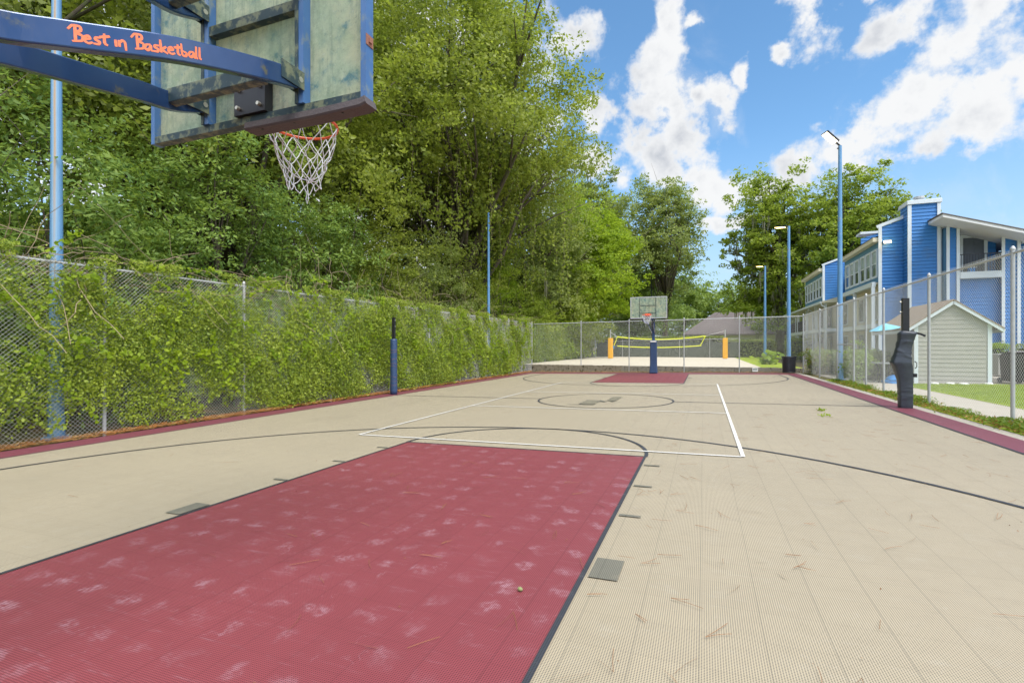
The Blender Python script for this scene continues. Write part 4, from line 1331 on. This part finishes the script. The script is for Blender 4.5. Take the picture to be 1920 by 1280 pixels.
MB().cyl(0, 0, .0, 2.15, .02, 8).build('pole', 'white', t)
cn = MB()
k_ = 8
cn.v.append((0, 0, 2.22))
for i in range(k_):
    a_ = 2 * math.pi * i / k_
    cn.v.append((.5 * math.cos(a_), .5 * math.sin(a_), 2.0 - .09 * math.cos(a_ + 2.7)))
for i in range(k_):
    cn.f.append((0, 1 + i, 1 + (i + 1) % k_))
ca = cn.build('canopy', 'cyan', t)
sm_ = ca.modifiers.new('thickness', 'SOLIDIFY')
sm_.thickness = .01
rg = random.Random(9)
tb = MB()
ncx = 14
for j in range(9):
    for i in range(ncx):
        a_ = 2 * math.pi * i / ncx
        rr = .34 * math.sqrt(max(0, 1 - (j / 8) ** 1.6)) * (1 + rg.uniform(-.16, .16))
        tb.v.append((rr * 1.25 * math.cos(a_), rr * math.sin(a_), .30 * (j / 8) ** .8 * (1 + rg.uniform(-.1, .1)) + .0))
for j in range(8):
    for i in range(ncx):
        tb.f.append((j * ncx + i, j * ncx + (i + 1) % ncx, (j + 1) * ncx + (i + 1) % ncx, (j + 1) * ncx + i))
tag(tb.build('tarp', 'plastic_blue', loc=(6.62, 22.15, G(6.6)), smooth=True), 'crumpled bright blue tarp heaped against the shed', 'tarp')
for i, (x, y) in enumerate(((7.5, 21.45), (7.95, 21.5), (8.3, 21.42), (9.0, 21.5))):
    s_ = MB()
    k_ = 9
    for z, r_ in ((0, .9), (.5, 1.0), (.85, .7)):
        for q_ in range(k_):
            a_ = 2 * math.pi * q_ / k_
            s_.v.append((r_ * .13 * math.cos(a_) * rg.uniform(.8, 1.2), r_ * .08 * math.sin(a_) * rg.uniform(.8, 1.2), z * .09))
    for j in range(2):
        for q_ in range(k_):
            s_.f.append((j * k_ + q_, j * k_ + (q_ + 1) % k_, (j + 1) * k_ + (q_ + 1) % k_, (j + 1) * k_ + q_))
    s_.f.append(tuple(2 * k_ + q_ for q_ in range(k_)))
    tag(s_.build('edging_stone', 'white', loc=(x, y, G(x) + .006), smooth=True), ['white edging stone nearest the left corner of the shed wall', 'white edging stone second from the left corner of the shed', 'white edging stone below the middle of the shed wall', 'white edging stone nearest the right corner of the shed wall'][i], 'stone', 'white edging stones along the shed')
t = empty('wheelie_bin', (10.1, 22.5, G(10)), 'black wheeled bin standing right of the shed', 'bin')
MB().sweep([(0, 0, .08), (0, 0, 1.0)], [(-.28, -.3), (.28, -.3), (.28, .3), (-.28, .3)], scales=[.85, 1.0]).build('body', 'blackmetal', t, bevel=.02)
MB().sweep([(0, 0, 1.0), (0, .02, 1.07)], [(-.3, -.33), (.3, -.33), (.3, .34), (-.3, .34)], scales=[1, .92]).build('lid', 'blackmetal', t, bevel=.02)
for sx in (-.27, .27):
    MB().tube([(sx - .03, .26, .1), (sx + .03, .26, .1)], .1, 12).build('wheel', 'black_vinyl', t)
t = empty('air_conditioner', (12.0, 27.2, G(12)), 'tan air conditioning unit before the reddish hedge', 'air conditioner')
MB().box(-.5, .5, -.45, .45, .05, .95).build('casing', 'shed', t, bevel=.03)
gr_ = MB()
for i in range(9):
    gr_.box(-.44, .44, -.462, -.451, .14 + i * .085, .17 + i * .085)
gr_.build('grille', 'door', t)
MB().lathe([(.38, .951), (.36, .975), (.05, .98)], k=20).build('fan_guard', 'blackmetal', t)
RX = np.random.default_rng(11)


# ------------------------------------------------------------------ vegetation
def tree(name, label, x, y, z0, trunk_r, cz, rad, n_cl, cl_r, per, leaf, lm, seed, cat='tree', group=None, trunk_h=None, lean=(0, 0), limbs=14, asp=.55, gap=.0, off=(0, 0), bounds=None, moss=0, droop=0.0, outer=.35):
    """crown built from leaf clumps spread through an uneven ellipsoid, limbs running to them"""
    rng = np.random.default_rng(seed)
    t = empty(name, (x, y, z0), label, cat, group)
    c0 = np.array([x + off[0], y + off[1], cz])
    rad = np.array(rad, float)
    d = rng.normal(size=(n_cl * 2, 3))
    d /= np.linalg.norm(d, axis=1, keepdims=True)
    ph = rng.uniform(0, 6.28, 6)
    env = 1 + .16 * np.sin(3 * np.arctan2(d[:, 1], d[:, 0]) + ph[0]) + .13 * np.sin(5 * d[:, 2] * 2 + ph[1]) + .12 * np.sin(4 * d[:, 0] + 3 * d[:, 2] + ph[2]) + rng.uniform(-.1, .1, len(d))
    rr = rng.uniform(outer ** 2, 1, len(d)) ** .5 * env
    cl = c0 + d * rr[:, None] * rad
    cl[:, 2] -= droop * (rr ** 2) * rad[2]
    if bounds is not None:
        cl = cl[bounds(cl)]
    cl = cl[:n_cl]
    sz = cl_r * rng.uniform(.6, 1.35, len(cl))
    n = len(cl) * per
    idx = np.repeat(np.arange(len(cl)), per)
    g_ = rng.normal(size=(n, 3))
    g_ /= np.linalg.norm(g_, axis=1, keepdims=True)
    r_ = rng.uniform(0.25, 1, n) ** .5
    # each clump: a few flat sprays
    sub = rng.normal(size=(len(cl), 5, 3)) * .55
    pick = rng.integers(0, 5, n)
    P = cl[idx] + (sub[idx, pick] * np.array([1, 1, .7]) + g_ * r_[:, None] * np.array([.62, .62, .34])) * sz[idx][:, None]
    out = (P - c0) / rad
    Nn = rng.normal(size=(n, 3)) * .75 + np.array([0, 0, .75]) + out * .5
    o_ = leaves('foliage', P, Nn, leaf, lm, None, asp, rng)
    adopt(o_, t)
    tb = MB()
    th = trunk_h or (cz - rad[2] * .35 - z0)
    base = Vector((x, y, z0 - .1))
    topv = Vector((x + lean[0], y + lean[1], z0 + th))
    n1 = 7
    pts = [base.lerp(topv, i / n1) + Vector((math.sin(i * 1.3 + seed) * .12, math.cos(i * 1.7 + seed) * .12, 0)) * (i / n1) for i in range(n1 + 1)]
    tb.tube(pts, trunk_r, 10, radii=[trunk_r * (1.35 if i == 0 else 1.0 - .45 * i / n1) for i in range(n1 + 1)])
    top_c = c0 + np.array([0, 0, rad[2] * .6])
    lead = Vector(top_c)
    tb.tube([topv, topv.lerp(lead, .5) + Vector((.2, .1, 0)), lead], trunk_r * .5, 7, radii=[trunk_r * .55, trunk_r * .35, trunk_r * .1])
    if len(cl):
        for q_ in rng.choice(len(cl), min(limbs, len(cl)), replace=False):
            e = Vector(cl[q_])
            f = rng.uniform(.45, 1.0)
            s_ = base.lerp(topv, f)
            m1 = s_.lerp(e, .4) + Vector((rng.uniform(-.4, .4), rng.uniform(-.4, .4), rng.uniform(.1, .8))) * (rad[0] / 6)
            m2 = s_.lerp(e, .75) + Vector((rng.uniform(-.3, .3), rng.uniform(-.3, .3), rng.uniform(0, .5))) * (rad[0] / 6)
            r0 = trunk_r * rng.uniform(.28, .5)
            tb.tube([s_, m1, m2, e], r0, 6, radii=[r0, r0 * .7, r0 * .42, r0 * .12])
            for k2 in range(2):
                e2 = e + Vector(rng.normal(size=3)) * cl_r * 1.3
                tb.tube([m2, (m2 + e2) / 2 + Vector((0, 0, .2)), e2], r0 * .3, 5, radii=[r0 * .34, r0 * .22, r0 * .06])
    adopt(tb.build('trunk', 'bark', None, smooth=True), t)
    if moss:
        V = []
        pool = cl[cl[:, 2] < cz + rad[2] * .35]
        for _ in range(moss):
            p = pool[rng.integers(len(pool))] + rng.normal(size=3) * cl_r * .6
            ln_ = rng.uniform(.8, 2.6)
            for s2 in range(9):
                q0 = p + rng.normal(size=3) * np.array([.10, .10, .1])
                a_ = rng.uniform(0, 3.14)
                w_ = rng.uniform(.02, .05)
                dx = np.array([math.cos(a_), math.sin(a_), 0]) * w_
                l2 = ln_ * rng.uniform(.4, 1)
                mid = q0 - np.array([rng.uniform(-.05, .05), rng.uniform(-.05, .05), l2 * .5])
                end = q0 - np.array([rng.uniform(-.08, .08), 0, l2])
                V.append([q0 - dx, q0 + dx, mid + dx, mid - dx])
                V.append([mid - dx, mid + dx, end + dx * .15, end - dx * .15])
        adopt(quads_mesh('spanish_moss', np.array(V), 'moss'), t)
    return t


inside = lambda cl: cl[:, 0] < -10.9      # shrubs stay behind the left fence
# big oaks left of the court
TG = 'trees beyond the vine covered fence'
tree('oak_tree', 'largest live oak overhanging the court beyond the vine fence', -15.5, 29.5, -.2, .55, 16.5, (8.8, 9.5, 10.0), 700, 1.3, 220, .23, 'oak', 1, group=TG, trunk_h=6.5, limbs=60, lean=(1.0, 0), off=(-.5, 0))
tree('oak_tree', 'dark crowned live oak behind the near backboard', -18.5, 15.0, -.2, .5, 13.5, (7.8, 7.8, 8.2), 520, 1.15, 210, .20, 'oak', 2, group=TG, trunk_h=5.5, limbs=40)
tree('oak_tree', 'live oak at the left edge behind the thick blue light pole', -19.5, 4.5, -.2, .45, 11.5, (7.0, 8.5, 6.5), 380, 1.15, 190, .19, 'oak2', 3, group=TG, trunk_h=5, limbs=34)
tree('oak_tree', 'leaning oak with long bare limbs between the two large oaks', -24, 27, -.2, .5, 10.5, (8, 10, 9), 380, 1.4, 120, .24, 'oak2', 4, group=TG, trunk_h=5, limbs=34)
tree('oak_tree', 'vine hung oak beside the left corner of the sand pit', -15.2, 41.5, -.1, .45, 9.5, (5.6, 7.5, 8.5), 380, 1.2, 170, .24, 'oak2', 5, group=TG, trunk_h=5, limbs=26, moss=30)
tree('lime_tree', 'bright lime green tree leaning over the sand pit', -12.6, 50.0, TZ, .3, 9.6, (5.0, 6.0, 6.6), 320, 1.0, 170, .25, 'lime', 6, group=TG, limbs=18, off=(1.6, 0))
tree('oak_tree', 'grey green oak rising behind the lime green tree', -13.5, 62, TZ, .45, 15.0, (6.2, 7, 8.5), 360, 1.3, 150, .32, 'oak2', 7, group=TG, limbs=26)
tree('oak_tree', 'tall open crowned tree standing against the clouds left of centre', -4.6, 67, TZ, .4, 15.8, (4.9, 4.8, 6.9), 210, 1.2, 120, .31, 'oak2', 8, group=TG, limbs=30, trunk_h=8)
tree('oak_tree', 'dark low oak behind the far backboard', -9.0, 70, TZ, .4, 6.5, (5.5, 5, 6.0), 220, 1.3, 120, .30, 'far', 9, group=TG, limbs=16)
tree('oak_tree', 'low bushy tree under the lime green crown', -12.0, 46.0, TZ, .25, 4.6, (3.0, 5.0, 4.0), 170, .9, 130, .20, 'oak', 19, group=TG, limbs=12)
# distant row right of the far backboard
for i, (x, y, cz, r_, rz_, lb_) in enumerate(((-3.5, 98, 7.5, 6.0, 7.5, 'distant green tree right above the far backboard'), (2.5, 104, 6.6, 6.0, 6.2, 'distant round tree behind the ridge of the grey roof'),
                                          (8.5, 108, 5.5, 5.2, 4.8, 'distant low tree tapering down behind the grey roof'), (-10.5, 92, 8.5, 6.5, 8.5, 'distant dark tree left of the row behind the house'))):
    tree('background_tree', lb_, x, y, TZ, .35, cz + 1, (r_, r_, rz_), 170, 1.5, 90, .42, 'far', 30 + i, group='distant trees behind the grey roofed house', limbs=10)
# right-hand trees
tree('oak_tree', 'tall pointed tree draped with grey moss beside the far lamps', 8.6, 67.6, TZ, .52, 13.0, (5.2, 4.6, 10.4), 330, .95, 125, .33, 'maple', 10, off=(-.9, 0), limbs=30, trunk_h=16, moss=150, outer=.2, gap=.2)
tree('maple_tree', 'wide yellow green tree behind the blue apartment roof', 12.4, 66.5, .3, .5, 14.2, (6.0, 5.0, 6.2), 320, 1.05, 125, .34, 'maple', 12, limbs=34, trunk_h=9.5, lean=(1.8, 0), off=(3.0, 0))
tree('shrub', 'bright vine smothered bush hanging over the sand pit fence', -12.6, 37.5, TZ, .12, 3.4, (1.6, 4.2, 3.0), 150, .7, 130, .17, 'maple', 61, cat='shrub', limbs=10, trunk_h=1.6)
tree('shrub', 'lime coloured bush at the back left of the sand pit', -12.2, 45.5, TZ, .12, 3.2, (1.8, 4.5, 3.0), 150, .8, 120, .20, 'lime', 62, cat='shrub', limbs=10, trunk_h=1.6)
tree('background_tree', 'low green tree filling the back left corner of the sand pit', -14.5, 60, TZ, .2, 4.5, (4, 3, 4.5), 120, 1.0, 100, .28, 'oak', 15, limbs=8)
tree('background_tree', 'thin dark tree showing between porch roof and moss draped tree', 13.0, 80, TZ, .3, 8, (5, 4, 6), 120, 1.2, 90, .35, 'oak2', 14, limbs=10)
# top spire of the mossy tree
# thicket of big-leaved shrubs just behind the left fence
SG = 'shrubs crowding behind the left fence'
shr = [(-13.0, 2.2, 3.4, (2.0, 2.4, 3.3), 'bush', 'glossy leaved shrub at the left edge behind the fence'),
       (-13.6, 6.6, 4.2, (2.4, 2.6, 3.6), 'bush', 'tall glossy shrub right behind the thick blue pole'),
       (-13.8, 10.6, 4.0, (2.4, 2.6, 3.9), 'bush', 'broad glossy shrub below the near backboard'),
       (-13.4, 14.4, 3.5, (2.2, 2.6, 3.3), 'bush', 'rounded dark glossy shrub under the net'),
       (-13.4, 18.4, 3.7, (2.2, 2.6, 3.6), 'oak', 'tangled olive green shrub above the navy padded post'),
       (-13.4, 22.4, 3.4, (2.2, 2.6, 3.4), 'oak2', 'tangled grey green shrub left of the slim blue pole'),
       (-13.6, 26.6, 3.5, (2.2, 2.8, 3.3), 'oak', 'dense shrub right of the slim blue pole'),
       (-13.6, 31.5, 4.2, (2.2, 2.8, 4.2), 'lime', 'bright green vine smothered shrub by the far left corner')]
for i, (x, y, cz, rd, lm, lb_) in enumerate(shr):
    near_ = y < 16
    tree('shrub', lb_, x, y, -.2, .10, cz, rd, 150 if near_ else 130, .62, 150 if near_ else 140, .135 if near_ else .13, lm, 50 + i, cat='shrub', group=SG, limbs=16, trunk_h=1.8, asp=.42, bounds=inside, outer=.55)
# low undergrowth behind the fence, hiding the trunks' feet
rng = np.random.default_rng(77)
n = 90000
P = np.stack([rng.uniform(-16.5, -11.0, n), rng.uniform(-1, 52, n), np.zeros(n)], 1)
hgt = 2.6 + .8 * np.sin(P[:, 1] * 1.1) * np.sin(P[:, 0] * 1.7) + .4 * np.sin(P[:, 1] * 2.9)
P[:, 2] = -.15 + hgt * rng.uniform(0, 1, n) ** .6
Nn = rng.normal(size=(n, 3)) * .7 + np.array([.3, 0, .5])
tag(leaves('undergrowth', P, Nn, .16, 'bush', None, .5, rng), 'dense leafy undergrowth filling the ground behind the vine fence', 'undergrowth', kind='stuff')

# vines climbing the left fence
def pnoise(y, z, s=0):
    return (np.sin(y * .9 + s) * np.cos(z * 1.7 + s * 2) + np.sin(y * 2.3 + z * 1.9 + s * 3) * .6 + np.sin(y * 5.1 - z * 3.7 + s) * .45 + np.sin(y * 9.7 + z * 8.3 + s * 5) * .3)


def ivy(y0, y1, n, size, label, seed, x=-10.32, zb=-.15, top=3.05, lm='ivy', dens=None):
    rng = np.random.default_rng(seed)
    Y = rng.uniform(y0, y1, n)
    Z = rng.uniform(0, top + .25, n)
    d = .42 + .32 * pnoise(Y, Z, 1.3) + .25 * pnoise(Y * 2.3, Z * 2.1, 6.1)
    d += .35 * (np.exp(-((Z - 1.2) / .9) ** 2))
    d -= .55 * np.clip(1 - Z / .25, 0, 1)
    d += .5 * np.clip((Z - top + .15) / .2, 0, 1) * (pnoise(Y, Z * 0, 4) > .1) - .55 * np.clip((Z - top + .35) / .3, 0, 1) * (pnoise(Y, Z * 0, 4) <= .1)
    if dens is not None:
        d = d + dens(Y, Z)
    keep = rng.uniform(0, 1, n) < d
    Y, Z = Y[keep], Z[keep]
    m = len(Y)
    bulge = .10 + .06 * pnoise(Y, Z, 7)
    X = x + rng.normal(size=m) * .06 - .005 + np.where(rng.uniform(0, 1, m) < .30, np.abs(bulge), 0)
    P = np.stack([X, Y, zb + Z], 1)
    Nn = rng.normal(size=(m, 3)) * .6 + np.array([.8, -.2, .45])
    return tag(leaves('climbing_vine', P, Nn, size * rng.choice([.75, 1, 1.5], m, p=[.45, .4, .15]), lm, None, .62, rng), label, 'vine', kind='stuff')


thin = lambda Y, Z: -.45 * np.clip((5.6 - Y) / 3.0, 0, 1) - .6 * np.clip((1.1 - Z) / 1.0, 0, 1) * np.clip((6.5 - Y) / 2, 0, 1) + .2 * (Z > 2.2) * (Y < 6) - .25 * np.clip((Z - 2.3) / .6, 0, 1) * (Y < 12)
ivy(-1, 10, 150000, .050, 'small leaved vine clinging to the near stretch of fence', 21, dens=thin)
ivy(10, 20.3, 115000, .058, 'thick vine mat covering the middle stretch of fence', 22, dens=lambda Y, Z: .15)
ivy(20.3, 30.4, 60000, .08, 'patchy vine on the far stretch of the left fence', 23, dens=lambda Y, Z: -.05 - .5 * (Y > 28.2))
ivy(31, 46, 60000, .11, 'vine curtain hanging on the sand pit side fence', 24, x=-11.25, zb=.3, top=2.9, lm='maple', dens=lambda Y, Z: .1)
# brighter larger tendrils spilling over the top rail
rng = np.random.default_rng(5)
Ps = []
for i in range(150):
    y = rng.uniform(2.5, 30)
    z = rng.uniform(1.0, 2.8) if rng.uniform() < .8 else 3.0
    p = np.array([-10.25, y, z])
    v = np.array([.02, rng.uniform(-.06, .06), rng.uniform(-.07, .05)])
    for k_ in range(rng.integers(8, 22)):
        p = p + v + rng.normal(size=3) * .02
        v[2] -= .003
        p[0] = max(p[0], -10.27)
        p[0] = min(p[0], -10.05)
        for _ in range(2):
            Ps.append(p + rng.normal(size=3) * .03)
Ps = np.array(Ps)
tag(leaves('vine_tendrils', Ps, rng.normal(size=Ps.shape) * .5 + np.array([.9, -.2, .4]), .10, 'lime', None, .6, rng), 'bright young vine tendrils trailing over the fence top', 'vine', kind='stuff')
n = 60000
rng = np.random.default_rng(78)
P = np.stack([rng.uniform(-52, -27, n), rng.uniform(-12, 95, n), np.zeros(n)], 1)
P[:, 2] = (9.5 + 2.0 * np.sin(P[:, 1] * .31) + 1.4 * np.sin(P[:, 1] * .83 + 1)) * rng.uniform(0, 1, n) ** .7
tag(leaves('woodland', P, rng.normal(size=(n, 3)) * .7 + np.array([.5, -.3, .5]), .75, 'oak', None, .55, rng), 'dense wood closing the view behind the left trees', 'wood', kind='stuff')
# dry stems tangled above the rail
V = []
rng = np.random.default_rng(6)
for i in range(420):
    y = rng.uniform(1, 30)
    p = np.array([-10.6 + rng.normal() * .2, y, 2.4 + rng.uniform(0, .8)])
    v = rng.normal(size=3) * np.array([.06, .10, .07]) + np.array([0, 0, .05])
    w_ = .004 + .004 * rng.uniform()
    for k_ in range(8):
        q_ = p + v
        v = v + rng.normal(size=3) * .05 - np.array([0, 0, .012])
        s_ = np.array([0, w_, 0]) if abs(v[1]) < abs(v[2]) else np.array([0, 0, w_])
        V.append([p - s_, p + s_, q_ + s_, q_ - s_])
        p = q_
tag(quads_mesh('dry_stems', np.array(V), 'twig'), 'tangle of dry brown stems above the fence rail', 'stems', kind='stuff')
# hanging vines from the big oak
V, Ps = [], []
for i in range(120):
    a_ = rng.uniform(0, 6.28)
    r_ = rng.uniform(3, 8.5)
    p = np.array([-15.5 + r_ * math.cos(a_), 29.5 + r_ * math.sin(a_), rng.uniform(8, 17)])
    if p[0] < -16 and p[1] > 32: continue
    for k_ in range(int(rng.uniform(12, 40))):
        q_ = p + np.array([rng.normal() * .03, rng.normal() * .03, -.15])
        V.append([p - [0, .012, 0], p + [0, .012, 0], q_ + [0, .012, 0], q_ - [0, .012, 0]])
        p = q_
        if rng.uniform() < .8:
            Ps.append(p + rng.normal(size=3) * .10)
            Ps.append(p + rng.normal(size=3) * .10)
t = empty('hanging_vine', (-12, 29.5, 8), 'long leafy vines hanging from the largest live oak', 'vine', kind='stuff')
adopt(quads_mesh('stem', np.array(V), 'twig'), t)
Ps = np.array(Ps)
adopt(leaves('foliage', Ps, rng.normal(size=Ps.shape) + np.array([.5, -.5, .4]), .17, 'maple', None, .6, rng), t)


# hedges and low shrubs on the right
def hedge(name, label, x0, x1, y0, y1, z0, z1, n, leaf, lm, seed, cat='hedge', rnd=0.0):
    rng = np.random.default_rng(seed)
    t = empty(name, ((x0 + x1) / 2, (y0 + y1) / 2, z0), label, cat)
    m_ = min(.14, (x1 - x0) * .2, (y1 - y0) * .2)
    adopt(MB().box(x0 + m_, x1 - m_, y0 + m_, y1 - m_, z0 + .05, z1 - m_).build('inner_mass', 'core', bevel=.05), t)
    c = np.array([(x0 + x1) / 2, (y0 + y1) / 2, (z0 + z1) / 2])
    h_ = np.array([(x1 - x0) / 2, (y1 - y0) / 2, (z1 - z0) / 2])
    q = rng.uniform(-1, 1, (n, 3))
    ax = rng.choice(3, n, p=(h_[::-1] / h_.sum()))
    sg = rng.choice([-1, 1], n)
    q[np.arange(n), ax] = sg * (1 + rng.normal(size=n) * .07)
    if rnd:
        q = q / (np.linalg.norm(q, axis=1, keepdims=True) ** rnd)
    P = c + q * h_ + rng.normal(size=(n, 3)) * .04
    P[:, 2] = np.maximum(P[:, 2], z0)
    Nn = rng.normal(size=(n, 3)) * .8 + np.array([0, 0, .5])
    Nn[np.arange(n), ax] += sg * .8
    adopt(leaves('foliage', P, Nn, leaf, lm, None, .55, rng), t)
    return t


hedge('hedge', 'long dark clipped hedge under the grey roofed house', 2.2, 6.6, 57.0, 58.2, TZ, 2.0, 9000, .16, 'oak2', 101)
hedge('hedge', 'square clipped hedge right of the moss draped trunk', 7.1, 9.4, 50.5, 52.0, TZ, 2.05, 9000, .12, 'maple', 102)
hedge('hedge', 'long dark hedge behind the windscreen cloth', -11, 2.0, 57.6, 58.8, TZ, 2.35, 14000, .2, 'oak', 103)
hedge('shrub', 'large pale clipped shrub behind the right fence and blue pole', 5.75, 7.1, 23.8, 27.6, G(6), 1.25, 16000, .07, 'pale', 104, 'shrub', .35)
hedge('shrub', 'second pale clipped shrub nearer the far corner', 5.5, 6.8, 28.3, 32.5, G(6), 1.2, 12000, .08, 'pale', 105, 'shrub', .35)
hedge('hedge', 'yellow green hedge rising behind the wheeled bin', 9.9, 13.0, 29.2, 30.6, G(10), 1.5, 9000, .1, 'lime', 106)
hedge('hedge', 'dull reddish hedge right of the tan unit', 13.4, 20.0, 28.6, 30.0, G(14), 1.5, 9000, .1, 'pale', 107)
tree('shrub', 'yellow leaved shrub beside the far corner post', 5.25, 28.6, G(5), .04, .78, (.42, .9, .68), 46, .25, 60, .09, 'weed', 110, cat='shrub', limbs=12, trunk_h=.3)
tree('shrub', 'leggy green shrub at the foot of the tallest light pole', 5.35, 22.0, G(5), .05, .80, (.34, .6, .62), 40, .26, 60, .09, 'bush', 111, cat='shrub', limbs=14, trunk_h=.5)
# elephant ear plant
t = empty('leafy_plant', (4.05, 36.5, TZ), 'broad leaved light green plant beside the blue pole', 'plant')
rng = np.random.default_rng(8)
n = 60
P = rng.normal(size=(n, 3)) * np.array([.35, .35, .2]) + np.array([4.05, 36.5, TZ + .45])
adopt(leaves('leaf', P, rng.normal(size=(n, 3)) * .4 + np.array([0, -.6, .8]), .42, 'lime', None, .8, rng), t)
stt = MB()
for p in P[:24]:
    stt.tube([(4.05, 36.5, TZ), tuple(p)], .01, 4)
adopt(stt.build('stem', 'twig'), t)

# ------------------------------------------------------------------ ground litter
rng = np.random.default_rng(12)


def straws(name, x0, x1, y0, y1, n, label, ln=.11, w=.004, zt=.05, mat_='straw', xf=None, cat='pine straw'):
    V = []
    X = rng.uniform(x0, x1, n)
    Y = rng.uniform(y0, y1, n)
    A_ = rng.uniform(0, math.pi, n)
    for i in range(n):
        l_ = ln * rng.uniform(.5, 1.3)
        dx, dy = math.cos(A_[i]) * l_ / 2, math.sin(A_[i]) * l_ / 2
        z = G(X[i]) + rng.uniform(0.006, zt)
        ww = w * rng.uniform(.6, 1.8)
        px, py = -dy / l_ * ww, dx / l_ * ww
        dz = rng.uniform(-.02, .03)
        V.append([[X[i] - dx - px, Y[i] - dy - py, z], [X[i] - dx + px, Y[i] - dy + py, z + .003], [X[i] + dx + px, Y[i] + dy + py, z + dz + .003], [X[i] + dx - px, Y[i] + dy - py, z + dz]])
    return tag(quads_mesh(name, np.array(V), mat_), label, cat, kind='stuff')


straws('pine_straw', -10.42, -10.10, 0, 30, 9000, 'orange pine straw and dead leaves heaped along the left fence foot', .12, .006, .07)
straws('leaf_litter', -9.8, 4.2, 29.3, 30.35, 1500, 'thin leaf litter below the far curb wall', .1, .006, .03)
straws('dry_litter', 4.66, 5.1, 3, 22, 2600, 'dry brown litter in the grass strip under the right fence', .12, .004, .05, cat='litter')
n = 15000
X = 4.88 + rng.normal(size=n) * .12
Y = rng.uniform(4, 23, n)
den_ = .5 + .5 * np.sin(Y * 2.2) * np.sin(Y * .9 + 1)
kp = rng.uniform(0, 1, n) < np.clip(den_ + .15, 0, 1)
X, Y, den_ = X[kp], Y[kp], den_[kp]
P = np.stack([X, Y, np.array([G(x) for x in X]) + rng.uniform(0, .16, len(X)) * (den_ + .2)], 1)
tag(leaves('weeds', P, rng.normal(size=P.shape) * .7 + np.array([-.3, -.4, .6]), .065, 'weed', None, .35, rng), 'green weeds and runners creeping along the right fence foot', 'weeds', kind='stuff')
# lawn blades (near strip beyond the path)
n = 60000
X = rng.uniform(6.45, 10.5, n)
Y = rng.uniform(10, 21.6, n)
P = np.stack([X, Y, np.array([G(x) for x in X]) + .012 + rng.uniform(0, .03, n)], 1)
gm = leafmat('grass_blades', (0.22, 0.31, 0.02), (0.36, 0.45, 0.035), None, 0.3, 1.2)
M['blade'] = gm
tag(leaves('grass_blades', P, rng.normal(size=P.shape) + np.array([0, -1.2, .3]), .06, 'blade', None, .12, rng), 'short mown grass blades on the lawn by the shed', 'grass', kind='stuff')
# fallen pine needles scattered over the playing surface: pairs joined at one end, gently curved
V = []
rng = np.random.default_rng(31)
zs = []
n = 420
for i in range(n):
    if rng.uniform() < .6:
        x, y = rng.uniform(-.6, 3.7), rng.uniform(1.4, 13)
    elif rng.uniform() < .7:
        x, y = rng.uniform(-9, 3.7), rng.uniform(2, 18)
    else:
        x, y = rng.uniform(-3.5, 0), rng.uniform(1.5, 6)
    a_ = rng.uniform(0, 6.28)
    for s_ in range(rng.integers(1, 3)):
        aa = a_ + rng.uniform(-.5, .5)
        l_ = rng.uniform(.07, .22)
        bend = rng.uniform(-.5, .5)
        p = np.array([x, y])
        z = rng.uniform(.014, .02)
        for k_ in range(5):
            q_ = p + np.array([math.cos(aa), math.sin(aa)]) * l_ / 5
            nn = np.array([-math.sin(aa), math.cos(aa)]) * .0012
            zz0, zz1 = G(p[0]) + z, G(q_[0]) + z
            V.append([[*(p - nn), zz0], [*(p + nn), zz0 + .001], [*(q_ + nn), zz1 + .001], [*(q_ - nn), zz1]])
            p = q_
            aa += bend / 5
tag(quads_mesh('pine_needles', np.array(V), 'needle'), 'fallen brown pine needles scattered over the court', 'pine needles', kind='stuff')
# crumbs and grit
n = 420
X = rng.uniform(-8, 3.6, n)
Y = rng.uniform(1.3, 14, n)
P = np.stack([X, Y, np.array([G(x) for x in X]) + .014], 1)
tag(leaves('grit', P, rng.normal(size=P.shape) * .3 + np.array([0, 0, 1]), .012, 'needle', None, .7, rng), 'tiny dark crumbs of debris on the court', 'debris', kind='stuff')
ac = MB().lathe([(.002, 0), (.010, .004), (.013, .014), (.011, .026), (.003, .034)], k=12)
a_ = ac.build('green_acorn', leafmat('acorn_green', (0.20, 0.22, 0.08), (0.26, 0.27, 0.12), None, 0.0), smooth=True, loc=(-1.05, 2.83, G(-1) + .018))
a_.rotation_euler = (R(90), 0, R(75))
tag(a_, 'small green acorn lying on the red key', 'acorn')
for i, (x, y) in enumerate(((2.42, 12.7), (2.30, 11.7))):
    rng = np.random.default_rng(200 + i)
    P = rng.normal(size=(26, 3)) * np.array([.05, .05, .012]) + np.array([x, y, G(x) + .035])
    tag(leaves('leaf_sprig', P, rng.normal(size=P.shape) * .5 + np.array([0, -.3, 1]), .06, 'lime', None, .5, rng), ['small fresh green leaf sprig on the court nearer the half way line', 'small fresh green leaf sprig on the court closer to the camera'][i], 'leaves')
